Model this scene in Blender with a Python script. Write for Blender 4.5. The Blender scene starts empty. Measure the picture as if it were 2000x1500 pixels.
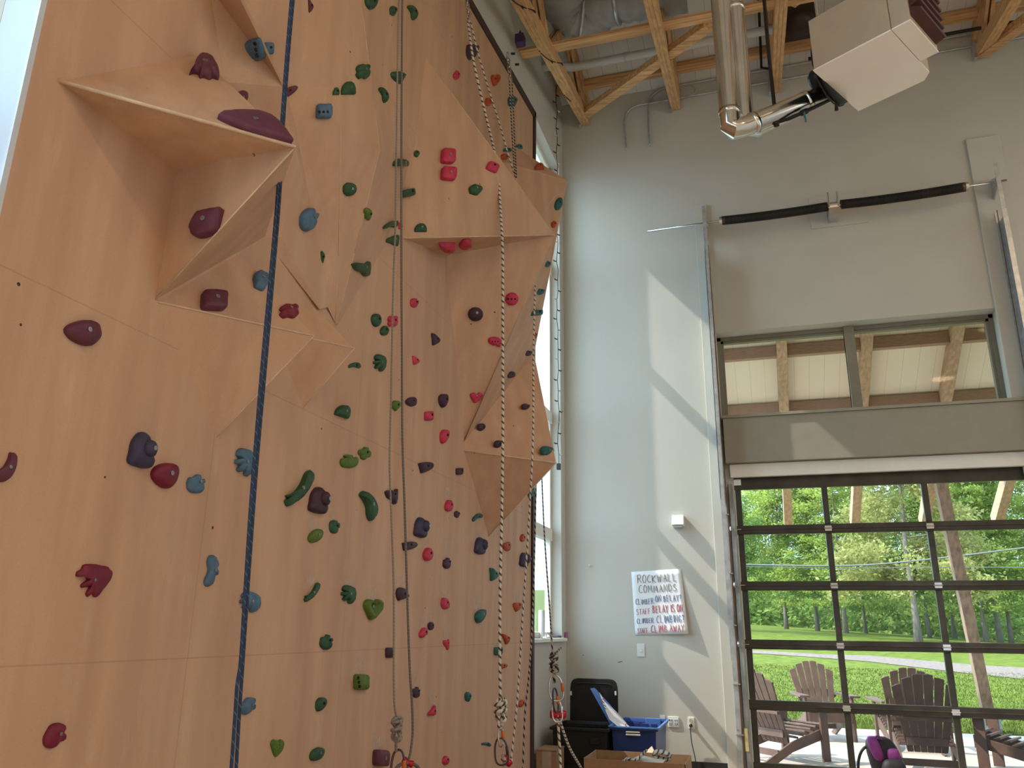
import bpy, bmesh, math, random
from mathutils import Vector, Matrix
from mathutils.bvhtree import BVHTree
random.seed(7)
sc = bpy.context.scene
C = sc.collection

# ------------------------------------------------------------------ camera
F = 1567.31
CAM = Vector((0.0, 0.0, 1.5))
RV = Vector((0.95587201, 0.29355634, 0.01154892))
UV_ = Vector((0.07483609, -0.28131731, 0.95669229))
FV = Vector((-0.28409199, 0.9136111, 0.29087195))
cam = bpy.data.cameras.new('camera'); co = bpy.data.objects.new('camera', cam); C.objects.link(co)
cam.sensor_fit = 'HORIZONTAL'; cam.sensor_width = 36.0; cam.lens = 36.0 * F / 2000.0
cam.clip_start = 0.05; cam.clip_end = 600
m = Matrix((RV, UV_, -FV)).transposed().to_4x4(); m.translation = CAM
co.matrix_world = m
sc.camera = co
# ------------------------------------------------------------------ sky, sun, exposure
w = bpy.data.worlds.new('hazy_sky'); sc.world = w; w.use_nodes = True
bg = w.node_tree.nodes['Background']
SUN_DIR = Vector((1.0, 0.22, -1.17)).normalized()
wn = w.node_tree.nodes; wl = w.node_tree.links          # hazy sky, brighter round the sun
wt = wn.new('ShaderNodeTexCoord'); wd_ = wn.new('ShaderNodeVectorMath'); wd_.operation = 'DOT_PRODUCT'; wd_.inputs[1].default_value = tuple(-SUN_DIR)
wr_ = wn.new('ShaderNodeMapRange'); wr_.inputs[1].default_value = 0.0; wr_.inputs[2].default_value = 1.0; wr_.inputs[3].default_value = 2.1; wr_.inputs[4].default_value = 8.0
wl.new(wt.outputs['Generated'], wd_.inputs[0]); wl.new(wd_.outputs['Value'], wr_.inputs[0]); wl.new(wr_.outputs[0], bg.inputs[1])
bg.inputs[0].default_value = (0.55, 0.79, 1.0, 1)
sl = bpy.data.lights.new('sun', 'SUN'); sl.energy = 6.8; sl.angle = math.radians(0.6); sl.color = (1.0, 0.93, 0.82)
so = bpy.data.objects.new('sun', sl); C.objects.link(so)
so.rotation_euler = SUN_DIR.to_track_quat('-Z', 'Y').to_euler(); so.location = (-12, 4, 14)
for lx, ly in ((1.6, -2.2), (4.6, -2.0), (4.9, 1.6), (5.2, 5.0)):        # added warm lights, out of view, to lift the interior
    ld = bpy.data.lights.new('added_warm_light', 'AREA'); ld.shape = 'DISK'; ld.size = 0.5; ld.energy = 75; ld.color = (1.0, 0.70, 0.42)
    lo_ = bpy.data.objects.new('added_warm_light', ld); C.objects.link(lo_); lo_.location = (lx, ly, 7.6)
sc.view_settings.view_transform = 'Standard'; sc.view_settings.look = 'None'
sc.view_settings.gamma = 1.0; sc.view_settings.use_curve_mapping = False
sc.view_settings.exposure = 0.0

# ------------------------------------------------------------------ measured places
XL, XW, YB = -2.26, -2.10, 9.5          # left wall, climbing wall, back wall
def ray(px, py): return FV + RV * ((px - 1000) / F) - UV_ * ((py - 750) / F)
def atX(px, py, X=XW): d = ray(px, py); return CAM + d * ((X - CAM.x) / d.x)
def atY(px, py, Y=YB): d = ray(px, py); return CAM + d * ((Y - CAM.y) / d.y)
def atZ(px, py, Z=0.0): d = ray(px, py); return CAM + d * ((Z - CAM.z) / d.z)
def atS(px, py, z0, s):                  # the plane z = z0 + s*(YB - y)
    d = ray(px, py); return CAM + d * ((z0 + s * YB - CAM.z) / (d.z + s * d.y))
CEIL = lambda y: 8.6 + 0.25 * (YB - y)
CHORD = lambda y: 8.2 - 0.237 * (YB - y)

# ------------------------------------------------------------------ materials
MATS = {}
def mat(name, col, rough=0.6, metal=0.0, var=0.12, scale=6.0, stretch=(1, 1, 1), bump=0.0, spec=0.35, coord='Object'):
    if name in MATS: return MATS[name]
    M = bpy.data.materials.new(name); M.use_nodes = True
    nt = M.node_tree; N = nt.nodes; L = nt.links; b = N['Principled BSDF']
    b.inputs['Roughness'].default_value = rough; b.inputs['Metallic'].default_value = metal
    b.inputs['Specular IOR Level'].default_value = spec
    tc = N.new('ShaderNodeTexCoord'); mp = N.new('ShaderNodeMapping'); mp.inputs['Scale'].default_value = stretch
    no = N.new('ShaderNodeTexNoise'); no.inputs['Scale'].default_value = scale; no.inputs['Detail'].default_value = 5
    L.new(tc.outputs[coord], mp.inputs[0]); L.new(mp.outputs[0], no.inputs['Vector'])
    rp = N.new('ShaderNodeValToRGB')
    rp.color_ramp.elements[0].position = 0.3; rp.color_ramp.elements[1].position = 0.7
    rp.color_ramp.elements[0].color = tuple(c * (1 - var) for c in col) + (1,)
    rp.color_ramp.elements[1].color = tuple(min(1, c * (1 + var)) for c in col) + (1,)
    L.new(no.outputs['Fac'], rp.inputs[0]); L.new(rp.outputs[0], b.inputs['Base Color'])
    if bump:
        bp = N.new('ShaderNodeBump'); bp.inputs['Strength'].default_value = bump; bp.inputs['Distance'].default_value = 0.01
        L.new(no.outputs['Fac'], bp.inputs['Height']); L.new(bp.outputs[0], b.inputs['Normal'])
    MATS[name] = M; return M
def glass_mat():
    M = bpy.data.materials.new('window_glass'); M.use_nodes = True; nt = M.node_tree; N = nt.nodes; L = nt.links
    for n in list(N):
        if n.type == 'BSDF_PRINCIPLED': N.remove(n)
    out = N['Material Output']; tr = N.new('ShaderNodeBsdfTransparent'); gl = N.new('ShaderNodeBsdfGlossy'); mx = N.new('ShaderNodeMixShader')
    tr.inputs[0].default_value = (0.96, 0.98, 0.97, 1); gl.inputs['Roughness'].default_value = 0.02
    lw = N.new('ShaderNodeLayerWeight'); lw.inputs[0].default_value = 0.12
    mu = N.new('ShaderNodeMath'); mu.operation = 'MULTIPLY'; mu.inputs[1].default_value = 0.35
    no = N.new('ShaderNodeTexNoise'); no.inputs['Scale'].default_value = 3.0
    L.new(lw.outputs['Fresnel'], mu.inputs[0]); L.new(mu.outputs[0], mx.inputs[0])
    du = N.new('ShaderNodeBsdfTranslucent'); du.inputs[0].default_value = (.85, .85, .82, 1); m2 = N.new('ShaderNodeMixShader'); m2.inputs[0].default_value = 0.009
    L.new(tr.outputs[0], m2.inputs[1]); L.new(du.outputs[0], m2.inputs[2])       # translucent veil imitating the haze of reflections on the panes
    L.new(m2.outputs[0], mx.inputs[1]); L.new(gl.outputs[0], mx.inputs[2]); L.new(mx.outputs[0], out.inputs[0])
    return M
GLASS = glass_mat()
def rope_mat(name, base, fleck, freq=60.0, width=0.35, twist=1.0):
    M = bpy.data.materials.new(name); M.use_nodes = True; nt = M.node_tree; N = nt.nodes; L = nt.links; b = N['Principled BSDF']
    b.inputs['Roughness'].default_value = 0.85; b.inputs['Specular IOR Level'].default_value = 0.15
    uv = N.new('ShaderNodeUVMap'); sx = N.new('ShaderNodeSeparateXYZ'); L.new(uv.outputs[0], sx.inputs[0])
    a = N.new('ShaderNodeMath'); a.operation = 'MULTIPLY'; a.inputs[1].default_value = freq; L.new(sx.outputs[1], a.inputs[0])
    c = N.new('ShaderNodeMath'); c.operation = 'MULTIPLY_ADD'; c.inputs[1].default_value = twist; L.new(sx.outputs[0], c.inputs[0]); L.new(a.outputs[0], c.inputs[2])
    fr = N.new('ShaderNodeMath'); fr.operation = 'FRACT'; L.new(c.outputs[0], fr.inputs[0])
    lt = N.new('ShaderNodeMath'); lt.operation = 'LESS_THAN'; lt.inputs[1].default_value = width; L.new(fr.outputs[0], lt.inputs[0])
    mx = N.new('ShaderNodeMix'); mx.data_type = 'RGBA'; mx.inputs[6].default_value = base + (1,); mx.inputs[7].default_value = fleck + (1,)
    L.new(lt.outputs[0], mx.inputs[0]); L.new(mx.outputs[2], b.inputs['Base Color'])
    MATS[name] = M; return M
def plywood_mat(joints=True):
    M = bpy.data.materials.new('tan_painted_plywood'); M.use_nodes = True; nt = M.node_tree; N = nt.nodes; L = nt.links; b = N['Principled BSDF']
    b.inputs['Roughness'].default_value = 0.55; b.inputs['Specular IOR Level'].default_value = 0.3
    tc = N.new('ShaderNodeTexCoord'); sx = N.new('ShaderNodeSeparateXYZ'); L.new(tc.outputs['Object'], sx.inputs[0])
    mp = N.new('ShaderNodeMapping'); mp.inputs['Scale'].default_value = (6, 6, 0.7); L.new(tc.outputs['Object'], mp.inputs[0])
    n1 = N.new('ShaderNodeTexNoise'); n1.inputs['Scale'].default_value = 1.3; n1.inputs['Detail'].default_value = 6; L.new(mp.outputs[0], n1.inputs['Vector'])
    rp = N.new('ShaderNodeValToRGB'); e = rp.color_ramp.elements
    e[0].position = 0.3; e[0].color = (0.475, 0.282, 0.185, 1); e[1].position = 0.72; e[1].color = (0.58, 0.362, 0.240, 1)
    L.new(n1.outputs['Fac'], rp.inputs[0]); cur = rp.outputs[0]
    def mixin(fac, col, cur):
        mx = N.new('ShaderNodeMix'); mx.data_type = 'RGBA'; mx.inputs[7].default_value = col + (1,)
        L.new(fac, mx.inputs[0]); L.new(cur, mx.inputs[6]); return mx.outputs[2]
    # fine grain
    n2 = N.new('ShaderNodeTexNoise'); n2.inputs['Scale'].default_value = 140; L.new(tc.outputs['Object'], n2.inputs['Vector'])
    g = N.new('ShaderNodeMapRange'); g.inputs[1].default_value = 0.55; g.inputs[2].default_value = 0.8; g.inputs[3].default_value = 0; g.inputs[4].default_value = 0.22
    L.new(n2.outputs['Fac'], g.inputs[0]); cur = mixin(g.outputs[0], (0.30, 0.19, 0.12), cur)
    # panel joints
    def joint(sock, step, off, wd):
        a = N.new('ShaderNodeMath'); a.operation = 'SUBTRACT'; a.inputs[1].default_value = off; L.new(sock, a.inputs[0])
        d = N.new('ShaderNodeMath'); d.operation = 'DIVIDE'; d.inputs[1].default_value = step; L.new(a.outputs[0], d.inputs[0])
        f = N.new('ShaderNodeMath'); f.operation = 'FRACT'; L.new(d.outputs[0], f.inputs[0])
        l = N.new('ShaderNodeMath'); l.operation = 'LESS_THAN'; l.inputs[1].default_value = wd / step; L.new(f.outputs[0], l.inputs[0])
        k = N.new('ShaderNodeMath'); k.operation = 'MULTIPLY'; k.inputs[1].default_value = 0.26; L.new(l.outputs[0], k.inputs[0]); return k.outputs[0]
    if joints: cur = mixin(joint(sx.outputs[1], 1.19, 0.305, 0.005), (0.17, 0.10, 0.06), cur)
    if joints: cur = mixin(joint(sx.outputs[2], 1.135, 0.24, 0.005), (0.17, 0.10, 0.06), cur)
    # bolt holes
    vo = N.new('ShaderNodeTexVoronoi'); vo.inputs['Scale'].default_value = 5.0; vo.inputs['Randomness'].default_value = 0.9; L.new(tc.outputs['Object'], vo.inputs['Vector'])
    l = N.new('ShaderNodeMath'); l.operation = 'LESS_THAN'; l.inputs[1].default_value = 0.032; L.new(vo.outputs['Distance'], l.inputs[0])
    cur = mixin(l.outputs[0], (0.05, 0.03, 0.02), cur)
    # chalk scuffs, worn into the lower half of the wall
    mp2 = N.new('ShaderNodeMapping'); mp2.inputs['Scale'].default_value = (9, 9, 2.0); L.new(tc.outputs['Object'], mp2.inputs[0])
    n3 = N.new('ShaderNodeTexNoise'); n3.inputs['Scale'].default_value = 1.0; n3.inputs['Detail'].default_value = 8; n3.inputs['Roughness'].default_value = 0.7; L.new(mp2.outputs[0], n3.inputs['Vector'])
    c1 = N.new('ShaderNodeMapRange'); c1.inputs[1].default_value = 0.56; c1.inputs[2].default_value = 0.78; c1.inputs[3].default_value = 0; c1.inputs[4].default_value = 0.30
    L.new(n3.outputs['Fac'], c1.inputs[0]); cur = mixin(c1.outputs[0], (0.66, 0.52, 0.43), cur)
    L.new(cur, b.inputs['Base Color'])
    bp = N.new('ShaderNodeBump'); bp.inputs['Strength'].default_value = 0.12; bp.inputs['Distance'].default_value = 0.004
    L.new(n2.outputs['Fac'], bp.inputs['Height']); L.new(bp.outputs[0], b.inputs['Normal'])
    return M
PLY = plywood_mat(); PLYV = plywood_mat(False)
PAINT = mat('warm_white_wall_paint', (0.54, 0.515, 0.455), 0.75, var=0.03, scale=1.5, spec=0.2)
WHITE = mat('white_trim_paint', (0.80, 0.78, 0.72), 0.5, var=0.03)
HEADP = mat('grey_beige_paint', (0.31, 0.28, 0.22), 0.6, var=0.04)
WFRAME = mat('grey_green_window_frame', (0.22, 0.20, 0.15), 0.45, var=0.06)
BRONZE = mat('dark_bronze_aluminium', (0.060, 0.053, 0.042), 0.35, 0.3, var=0.2)
GALV = mat('galvanised_steel', (0.50, 0.52, 0.53), 0.36, 0.6, var=0.18, scale=14)
CHROME = mat('polished_flue_steel', (0.72, 0.70, 0.68), 0.17, 1.0, var=0.1, scale=4)
STEEL = mat('bright_steel', (0.62, 0.62, 0.62), 0.25, 1.0, var=0.1)
LUMBER = mat('yellow_pine_lumber', (0.60, 0.345, 0.155), 0.6, var=0.22, scale=1.0, stretch=(34, 1.6, 34), bump=0.1)
LUMBERX = mat('pine_lumber_crosswise', (0.60, 0.345, 0.155), 0.6, var=0.35, scale=1.0, stretch=(1.6, 34, 34), bump=0.1)
LUMBERD = mat('pine_lumber_upright', (0.54, 0.31, 0.14), 0.6, var=0.35, scale=1.0, stretch=(34, 8, 3), bump=0.1)
RAFTER = mat('porch_rafter_timber', (0.46, 0.27, 0.155), 0.6, var=0.25, scale=1.0, stretch=(24, 1.2, 24))
WEATHERED = mat('weathered_brown_timber', (0.27, 0.165, 0.105), 0.75, var=0.35, scale=1.0, stretch=(18, 18, 1.5), bump=0.2)
BLACKP = mat('black_pipe', (0.018, 0.014, 0.012), 0.45, 0.2, var=0.2)
BLACK = mat('black_plastic', (0.013, 0.013, 0.014), 0.45, var=0.2)
BROWNSTEEL = mat('dark_brown_steel', (0.035, 0.018, 0.014), 0.5, 0.2, var=0.2)
CARD = mat('brown_cardboard', (0.36, 0.22, 0.125), 0.85, var=0.08, scale=20)
PVC = mat('white_pvc', (0.62, 0.60, 0.56), 0.4, var=0.04)
PAPER = mat('white_paper', (0.80, 0.80, 0.80), 0.8, var=0.02)
CHAIRW = mat('brown_chair_boards', (0.135, 0.073, 0.052), 0.55, var=0.2, scale=8)

# ------------------------------------------------------------------ mesh helpers
class MB:
    def __init__(s): s.v = []; s.f = []; s.uv = {}
    def add(s, vs, fs):
        o = len(s.v); s.v += [Vector(p) for p in vs]; s.f += [tuple(i + o for i in f) for f in fs]; return s
    def box(s, a, b):
        (x0, y0, z0), (x1, y1, z1) = a, b
        if x0 > x1: x0, x1 = x1, x0
        if y0 > y1: y0, y1 = y1, y0
        if z0 > z1: z0, z1 = z1, z0
        return s.add([(x0, y0, z0), (x1, y0, z0), (x1, y1, z0), (x0, y1, z0), (x0, y0, z1), (x1, y0, z1), (x1, y1, z1), (x0, y1, z1)],
                     [(0, 3, 2, 1), (4, 5, 6, 7), (0, 1, 5, 4), (1, 2, 6, 5), (2, 3, 7, 6), (3, 0, 4, 7)])
    def bar(s, p, q, wd, ht, up=(0, 0, 1)):            # a rectangular bar from p to q
        p, q = Vector(p), Vector(q); d = (q - p).normalized(); up = Vector(up)
        sd = d.cross(up)
        if sd.length < 1e-4: sd = d.cross(Vector((1, 0, 0)))
        sd.normalize(); u = sd.cross(d).normalized()
        vs = [c + sd * (a * wd / 2) + u * (b_ * ht / 2) for c in (p, q) for a, b_ in ((-1, -1), (1, -1), (1, 1), (-1, 1))]
        return s.add(vs, [(0, 1, 2, 3), (7, 6, 5, 4), (0, 4, 5, 1), (1, 5, 6, 2), (2, 6, 7, 3), (3, 7, 4, 0)])
    def prism(s, poly, ext):                            # polygon (3-D points) pushed along ext
        n = len(poly); ext = Vector(ext)
        vs = [Vector(p) for p in poly] + [Vector(p) + ext for p in poly]
        return s.add(vs, [tuple(range(n))[::-1], tuple(range(n, 2 * n))] + [(i, (i + 1) % n, (i + 1) % n + n, i + n) for i in range(n)])
    def tube(s, pts, r, n=8, closed=False, caps=True):
        pts = [Vector(p) for p in pts]; m_ = len(pts)
        rs = r if isinstance(r, (list, tuple)) else [r] * m_
        tg = []
        for i in range(m_):
            a = pts[(i - 1) % m_] if (closed or i > 0) else pts[i]
            b = pts[(i + 1) % m_] if (closed or i < m_ - 1) else pts[i]
            t = (b - a); tg.append(t.normalized() if t.length > 1e-9 else Vector((0, 0, 1)))
        nr = tg[0].orthogonal().normalized(); o = len(s.v); L = 0; ls = []
        for i in range(m_):
            if i: L += (pts[i] - pts[i - 1]).length
            ls.append(L)
            nr = (nr - tg[i] * nr.dot(tg[i]))
            nr = nr.normalized() if nr.length > 1e-6 else tg[i].orthogonal().normalized()
            bn = tg[i].cross(nr)
            for k in range(n):
                a = 2 * math.pi * k / n; s.v.append(pts[i] + (nr * math.cos(a) + bn * math.sin(a)) * rs[i])
        for i in range(m_ if closed else m_ - 1):
            j = (i + 1) % m_
            for k in range(n):
                k2 = (k + 1) % n; fi = len(s.f)
                s.f.append((o + i * n + k, o + i * n + k2, o + j * n + k2, o + j * n + k))
                l2 = ls[j] if j > i else ls[i] + 0.01
                s.uv[fi] = ((k / n, ls[i]), ((k + 1) / n, ls[i]), ((k + 1) / n, l2), (k / n, l2))
        if caps and not closed:
            s.f.append(tuple(o + k for k in range(n))[::-1]); s.f.append(tuple(o + (m_ - 1) * n + k for k in range(n)))
        return s
    def lathe(s, c, prof, n=20, ax=(0, 0, 1)):          # prof: (r, h) along ax
        c = Vector(c); ax = Vector(ax).normalized(); a = ax.orthogonal().normalized(); b = ax.cross(a); o = len(s.v)
        for r, h in prof:
            for k in range(n):
                t = 2 * math.pi * k / n; s.v.append(c + ax * h + (a * math.cos(t) + b * math.sin(t)) * r)
        for i in range(len(prof) - 1):
            for k in range(n):
                k2 = (k + 1) % n; s.f.append((o + i * n + k, o + i * n + k2, o + (i + 1) * n + k2, o + (i + 1) * n + k))
        s.f.append(tuple(o + k for k in range(n))[::-1]); s.f.append(tuple(o + (len(prof) - 1) * n + k for k in range(n)))
        return s
    def build(s, name, material, parent=None, smooth=False, bevel=0.0, auto=None):
        me = bpy.data.meshes.new(name); me.from_pydata([tuple(v) for v in s.v], [], s.f)
        if s.uv:
            ul = me.uv_layers.new(name='UVMap')
            for p in me.polygons:
                if p.index in s.uv:
                    for li, uv in zip(p.loop_indices, s.uv[p.index]): ul.data[li].uv = uv
        bm = bmesh.new(); bm.from_mesh(me); bmesh.ops.recalc_face_normals(bm, faces=bm.faces)
        if bevel:
            bmesh.ops.bevel(bm, geom=[e for e in bm.edges if len(e.link_faces) == 2 and e.calc_face_angle(0) > 0.5], offset=bevel, segments=2, affect='EDGES', profile=0.5)
        bm.to_mesh(me); bm.free()
        me.materials.append(material)
        if smooth:
            for p in me.polygons: p.use_smooth = True
            if auto:
                try: me.set_sharp_from_angle(angle=math.radians(auto))
                except Exception: pass
        o = bpy.data.objects.new(name, me); C.objects.link(o)
        if parent is not None:
            o.parent = parent; o.matrix_parent_inverse = Matrix.Translation(parent.location).inverted() if parent.location.length else Matrix()
        return o
def tag(o, label, cat, group=None, kind=None):
    o['label'] = label; o['category'] = cat; o['kind'] = 'thing'
    if group: o['group'] = group
    if kind: o['kind'] = kind
    return o
def thing(name, label, cat, loc=(0, 0, 0), group=None, kind=None):
    o = bpy.data.objects.new(name, None); C.objects.link(o); o.location = loc; o.empty_display_size = 0.1
    return tag(o, label, cat, group, kind)
def struct(o): o['kind'] = 'structure'; return o
def copy_tree(o, parent=None):
    c = o.copy(); C.objects.link(c)
    if parent is not None: c.parent = parent
    for ch in o.children: copy_tree(ch, c)
    return c
def smooth_path(pts, k=6):                               # Catmull-Rom through the points
    P = [Vector(p) for p in pts]; P = [P[0] * 2 - P[1]] + P + [P[-1] * 2 - P[-2]]; out = []
    for i in range(1, len(P) - 2):
        a, b, c, d = P[i - 1:i + 3]
        for j in range(k):
            t = j / k
            out.append(0.5 * ((2 * b) + (c - a) * t + (2 * a - 5 * b + 4 * c - d) * t * t + (3 * b - a - 3 * c + d) * t ** 3))
    out.append(P[-2]); return out
def smooth_loop(P, k=4):
    n = len(P); out = []
    for i in range(n):
        a, b, c, d = P[(i - 1) % n], P[i], P[(i + 1) % n], P[(i + 2) % n]
        for j in range(k):
            t = j / k
            out.append(0.5 * ((2 * b) + (c - a) * t + (2 * a - 5 * b + 4 * c - d) * t * t + (3 * b - a - 3 * c + d) * t ** 3))
    return out

# ================================================================== THE SETTING
# ground outdoors: flat by the building, rising gently to the trees, higher on the near-corner side
def gz(x, y):
    t = max(0.0, min(1.0, (y - 18) / 42.0)); t = t * t * (3 - 2 * t)
    if y > 60: t += (y - 60) / 60
    return -0.06 + t * (1.85 - 0.052 * (max(-30, min(32, x)) + 1.5))
def ground_hit(px, py):
    d = ray(px, py); t = 5.0; last = t
    while t < 400:
        p = CAM + d * t
        if p.z < gz(p.x, p.y): break
        last = t; t += 0.5
    for _ in range(20):
        mdl = (last + t) / 2; p = CAM + d * mdl
        if p.z < gz(p.x, p.y): t = mdl
        else: last = mdl
    return CAM + d * t
GRASS = mat('sunlit_lawn_grass', (0.100, 0.122, 0.016), 0.9, var=0.35, scale=3.0, bump=0.6, spec=0.1)
g = MB(); xs = [-60 + 4 * i for i in range(41)]; ys = [-40, -20, -8, 0, 9.9] + [15 + 2.5 * i for i in range(24)] + [90, 120, 160]
g.add([(x, y, gz(x, y) - (0.05 if y < 15 else 0)) for y in ys for x in xs], [(j * 41 + i, j * 41 + i + 1, (j + 1) * 41 + i + 1, (j + 1) * 41 + i) for j in range(len(ys) - 1) for i in range(40)])
o = g.build('lawn', GRASS, smooth=True); tag(o, 'bright green sunlit lawn stretching from the patio to the trees', 'lawn', kind='structure')
# short grass blades standing nearest the patio
gb = MB(); rg = random.Random(3)
for i in range(60000):
    y = 15.2 + 16 * rg.random() ** 1.6; x = -1.5 + rg.random() * (5.5 + (y - 15) * 0.75)
    z = gz(x, y); a = rg.random() * 6.28; h = 0.025 + 0.04 * rg.random(); wd = 0.006 + 0.0005 * (y - 10)
    dx, dy = math.cos(a) * wd, math.sin(a) * wd
    gb.add([(x - dx, y - dy, z - .01), (x + dx, y + dy, z - .01), (x + rg.uniform(-.04, .04), y + rg.uniform(-.04, .04), z + h)], [(0, 1, 2)])
o = gb.build('grass_blades', mat('fresh_grass_blade', (0.108, 0.130, 0.016), 0.8, var=0.3, scale=2.0, spec=0.1)); tag(o, 'short green grass blades growing along the patio edge', 'grass', kind='stuff')
GRAVEL = mat('pale_pink_grey_gravel', (0.175, 0.125, 0.105), 0.9, var=0.3, scale=9, bump=0.5)
top = [(1380, 1266), (1500, 1272), (1600, 1278), (1700, 1281), (1800, 1290), (1900, 1299), (2000, 1305), (2100, 1313), (2250, 1325)]
bot = [(1380, 1272), (1500, 1278), (1600, 1285), (1700, 1293), (1800, 1305), (1900, 1317), (2000, 1327), (2100, 1337), (2250, 1350)]
tp = [ground_hit(*q) + Vector((0, 0, .015)) for q in top]; bp = [ground_hit(*q) + Vector((0, 0, .015)) for q in bot]
g = MB(); n = len(tp); g.add(tp + bp, [(i, i + 1, n + i + 1, n + i) for i in range(n - 1)])
o = g.build('gravel_path', GRAVEL); tag(o, 'pale gravel track crossing the lawn beyond the chairs', 'path', kind='structure')
CONC = mat('sunlit_concrete', (0.47, 0.385, 0.325), 0.85, var=0.06, scale=2.5)
o = MB().box((-3, 9.75, -0.25), (9, 15.1, 0.0)).build('patio', CONC); tag(o, 'pale concrete patio slab under the chairs', 'patio', kind='structure')

# floor, ceiling, walls
FLOORM = mat('sealed_concrete_floor', (0.46, 0.33, 0.21), 0.45, var=0.06, scale=2)
struct(MB().box((-2.5, -3.5, -0.2), (6.5, YB + 0.25, 0.0)).build('floor', FLOORM))
CEILM = bpy.data.materials.new('white_board_ceiling'); CEILM.use_nodes = True
nt = CEILM.node_tree; b_ = nt.nodes['Principled BSDF']; b_.inputs['Roughness'].default_value = 0.6
def board_lines(M, step, base, line, axis=0, wd=0.03):
    nt = M.node_tree; N = nt.nodes; L = nt.links; b = N['Principled BSDF']
    tc = N.new('ShaderNodeTexCoord'); sx = N.new('ShaderNodeSeparateXYZ'); L.new(tc.outputs['Object'], sx.inputs[0])
    d = N.new('ShaderNodeMath'); d.operation = 'DIVIDE'; d.inputs[1].default_value = step; L.new(sx.outputs[axis], d.inputs[0])
    f = N.new('ShaderNodeMath'); f.operation = 'FRACT'; L.new(d.outputs[0], f.inputs[0])
    l = N.new('ShaderNodeMath'); l.operation = 'LESS_THAN'; l.inputs[1].default_value = wd; L.new(f.outputs[0], l.inputs[0])
    mx = N.new('ShaderNodeMix'); mx.data_type = 'RGBA'; mx.inputs[6].default_value = base + (1,); mx.inputs[7].default_value = line + (1,)
    L.new(l.outputs[0], mx.inputs[0]); L.new(mx.outputs[2], b.inputs['Base Color'])
board_lines(CEILM, 0.2, (0.66, 0.62, 0.56), (0.40, 0.37, 0.32))
def roof_slab(x0, x1, y0, y1, zf, th):
    return MB().prism([(x0, y0, zf(y0)), (x1, y0, zf(y0)), (x1, y1, zf(y1)), (x0, y1, zf(y1))], (0, 0, th))
YR = 3.2
rs = roof_slab(-3.32, 6.7, YR, 9.75, CEIL, 0.25); b2 = lambda y: CEIL(YR) - .25 * (YR - y)  # unseen left overhang added to cut off the top of the sun patch
rs.prism([(-3.32, -3.7, b2(-3.7)), (6.7, -3.7, b2(-3.7)), (6.7, YR, b2(YR)), (-3.32, YR, b2(YR))], (0, 0, .25))
struct(rs.build('ceiling', CEILM))
# the unseen sides of the room, with added openings sized for the light they let in
rw = MB(); rw.box((6.5, -3.7, 0), (6.7, 9.75, 3.4)).box((6.5, -3.7, 6.0), (6.7, 9.75, 8.4)).box((6.5, -3.7, 3.4), (6.7, 2.0, 7.4)).box((6.5, 8.8, 3.4), (6.7, 9.75, 7.4))
rw.prism([(6.5, -3.7, 8.4), (6.5, 9.75, 8.4), (6.5, 9.75, 8.55), (6.5, YR, CEIL(YR)), (6.5, -3.7, b2(-3.7))], (.2, 0, 0))
struct(rw.build('wall_right', PAINT))
fw = MB(); fw.box((-2.46, -3.7, 0), (6.7, -3.5, .4)).box((-2.46, -3.7, 2.6), (6.7, -3.5, b2(-3.6))).box((-2.46, -3.7, .4), (3.0, -3.5, 2.6)).box((5.4, -3.7, .4), (6.7, -3.5, 2.6))
struct(fw.build('wall_front', PAINT))
struct(MB().box((6.7, -40, -.3), (45, 9.7, -.02)).box((-40, -40, -.3), (6.7, -3.7, -.02)).build('added_pale_ground', CONC))  # unseen pale ground added to bounce neutral light into the room
struct(MB().box((-40, -3.7, -.3), (-2.5, 13, -.02)).build('added_dark_ground', mat('dark_blue_grey_ground', (.13, .14, .16), .9, var=.15)))  # unseen dark ground added so sky light dominates at the left windows

# left wall with a tall corner window and one beside the climbing wall's near end
lw = MB(); T = -2.46
W2 = (7.55, 9.29, 1.40, 7.46); W3 = (-3.2, 1.575, 0.9, 7.2)
lw.box((T, -3.5, 0), (XL, W3[0], 8.5)); lw.box((T, W3[0], 0), (XL, W3[1], W3[2])); lw.box((T, W3[0], W3[3]), (XL, W3[1], 8.5))
lw.box((T, W3[1], 0), (XL, W2[0], 8.5)); lw.box((T, W2[0], 0), (XL, W2[1], W2[2])); lw.box((T, W2[0], W2[3]), (XL, W2[1], 8.5))
lw.box((T, W2[1], 0), (XL, YB + .25, 8.5))
lw.prism([(T, -3.5, 8.5), (T, YB + .25, 8.5), (T, YB + .25, 8.54), (T, 3.2, CEIL(3.2)), (T, -3.5, CEIL(3.2) - .25 * 6.7)], (XL - T, 0, 0))
struct(lw.build('wall_left', PAINT))
def side_window(name, W, rails, mulls, label):
    y0, y1, z0, z1 = W; t = thing(name, label, 'window', (XL, (y0 + y1) / 2, z0)); struct(t)
    fr = MB(); xa, xb = -2.44, -2.38
    fr.box((xa, y0, z0), (xb, y0 + .06, z1)); fr.box((xa, y1 - .06, z0), (xb, y1, z1)); fr.box((xa, y0, z0), (xb, y1, z0 + .06)); fr.box((xa, y0, z1 - .06), (xb, y1, z1))
    for z in rails: fr.box((xa, y0, z - .07), (xb + .015, y1, z + .07))
    for y in mulls: fr.box((xa, y - .035, z0), (xb, y + .035, z1))
    fr.build('window_frame', WHITE, t)
    MB().box((-2.415, y0 + .05, z0 + .05), (-2.409, y1 - .05, z1 - .05)).build('pane', GLASS, t)
    MB().box((-2.38, y0 - .02, z0 - .035), (XL + .06, y1 + .02, z0)).build('window_sill', WHITE, t)
    return t
side_window('window_2', W2, (2.55, 3.97, 5.95), (8.35,), 'tall narrow corner window behind the far edge of the climbing wall')
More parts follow.
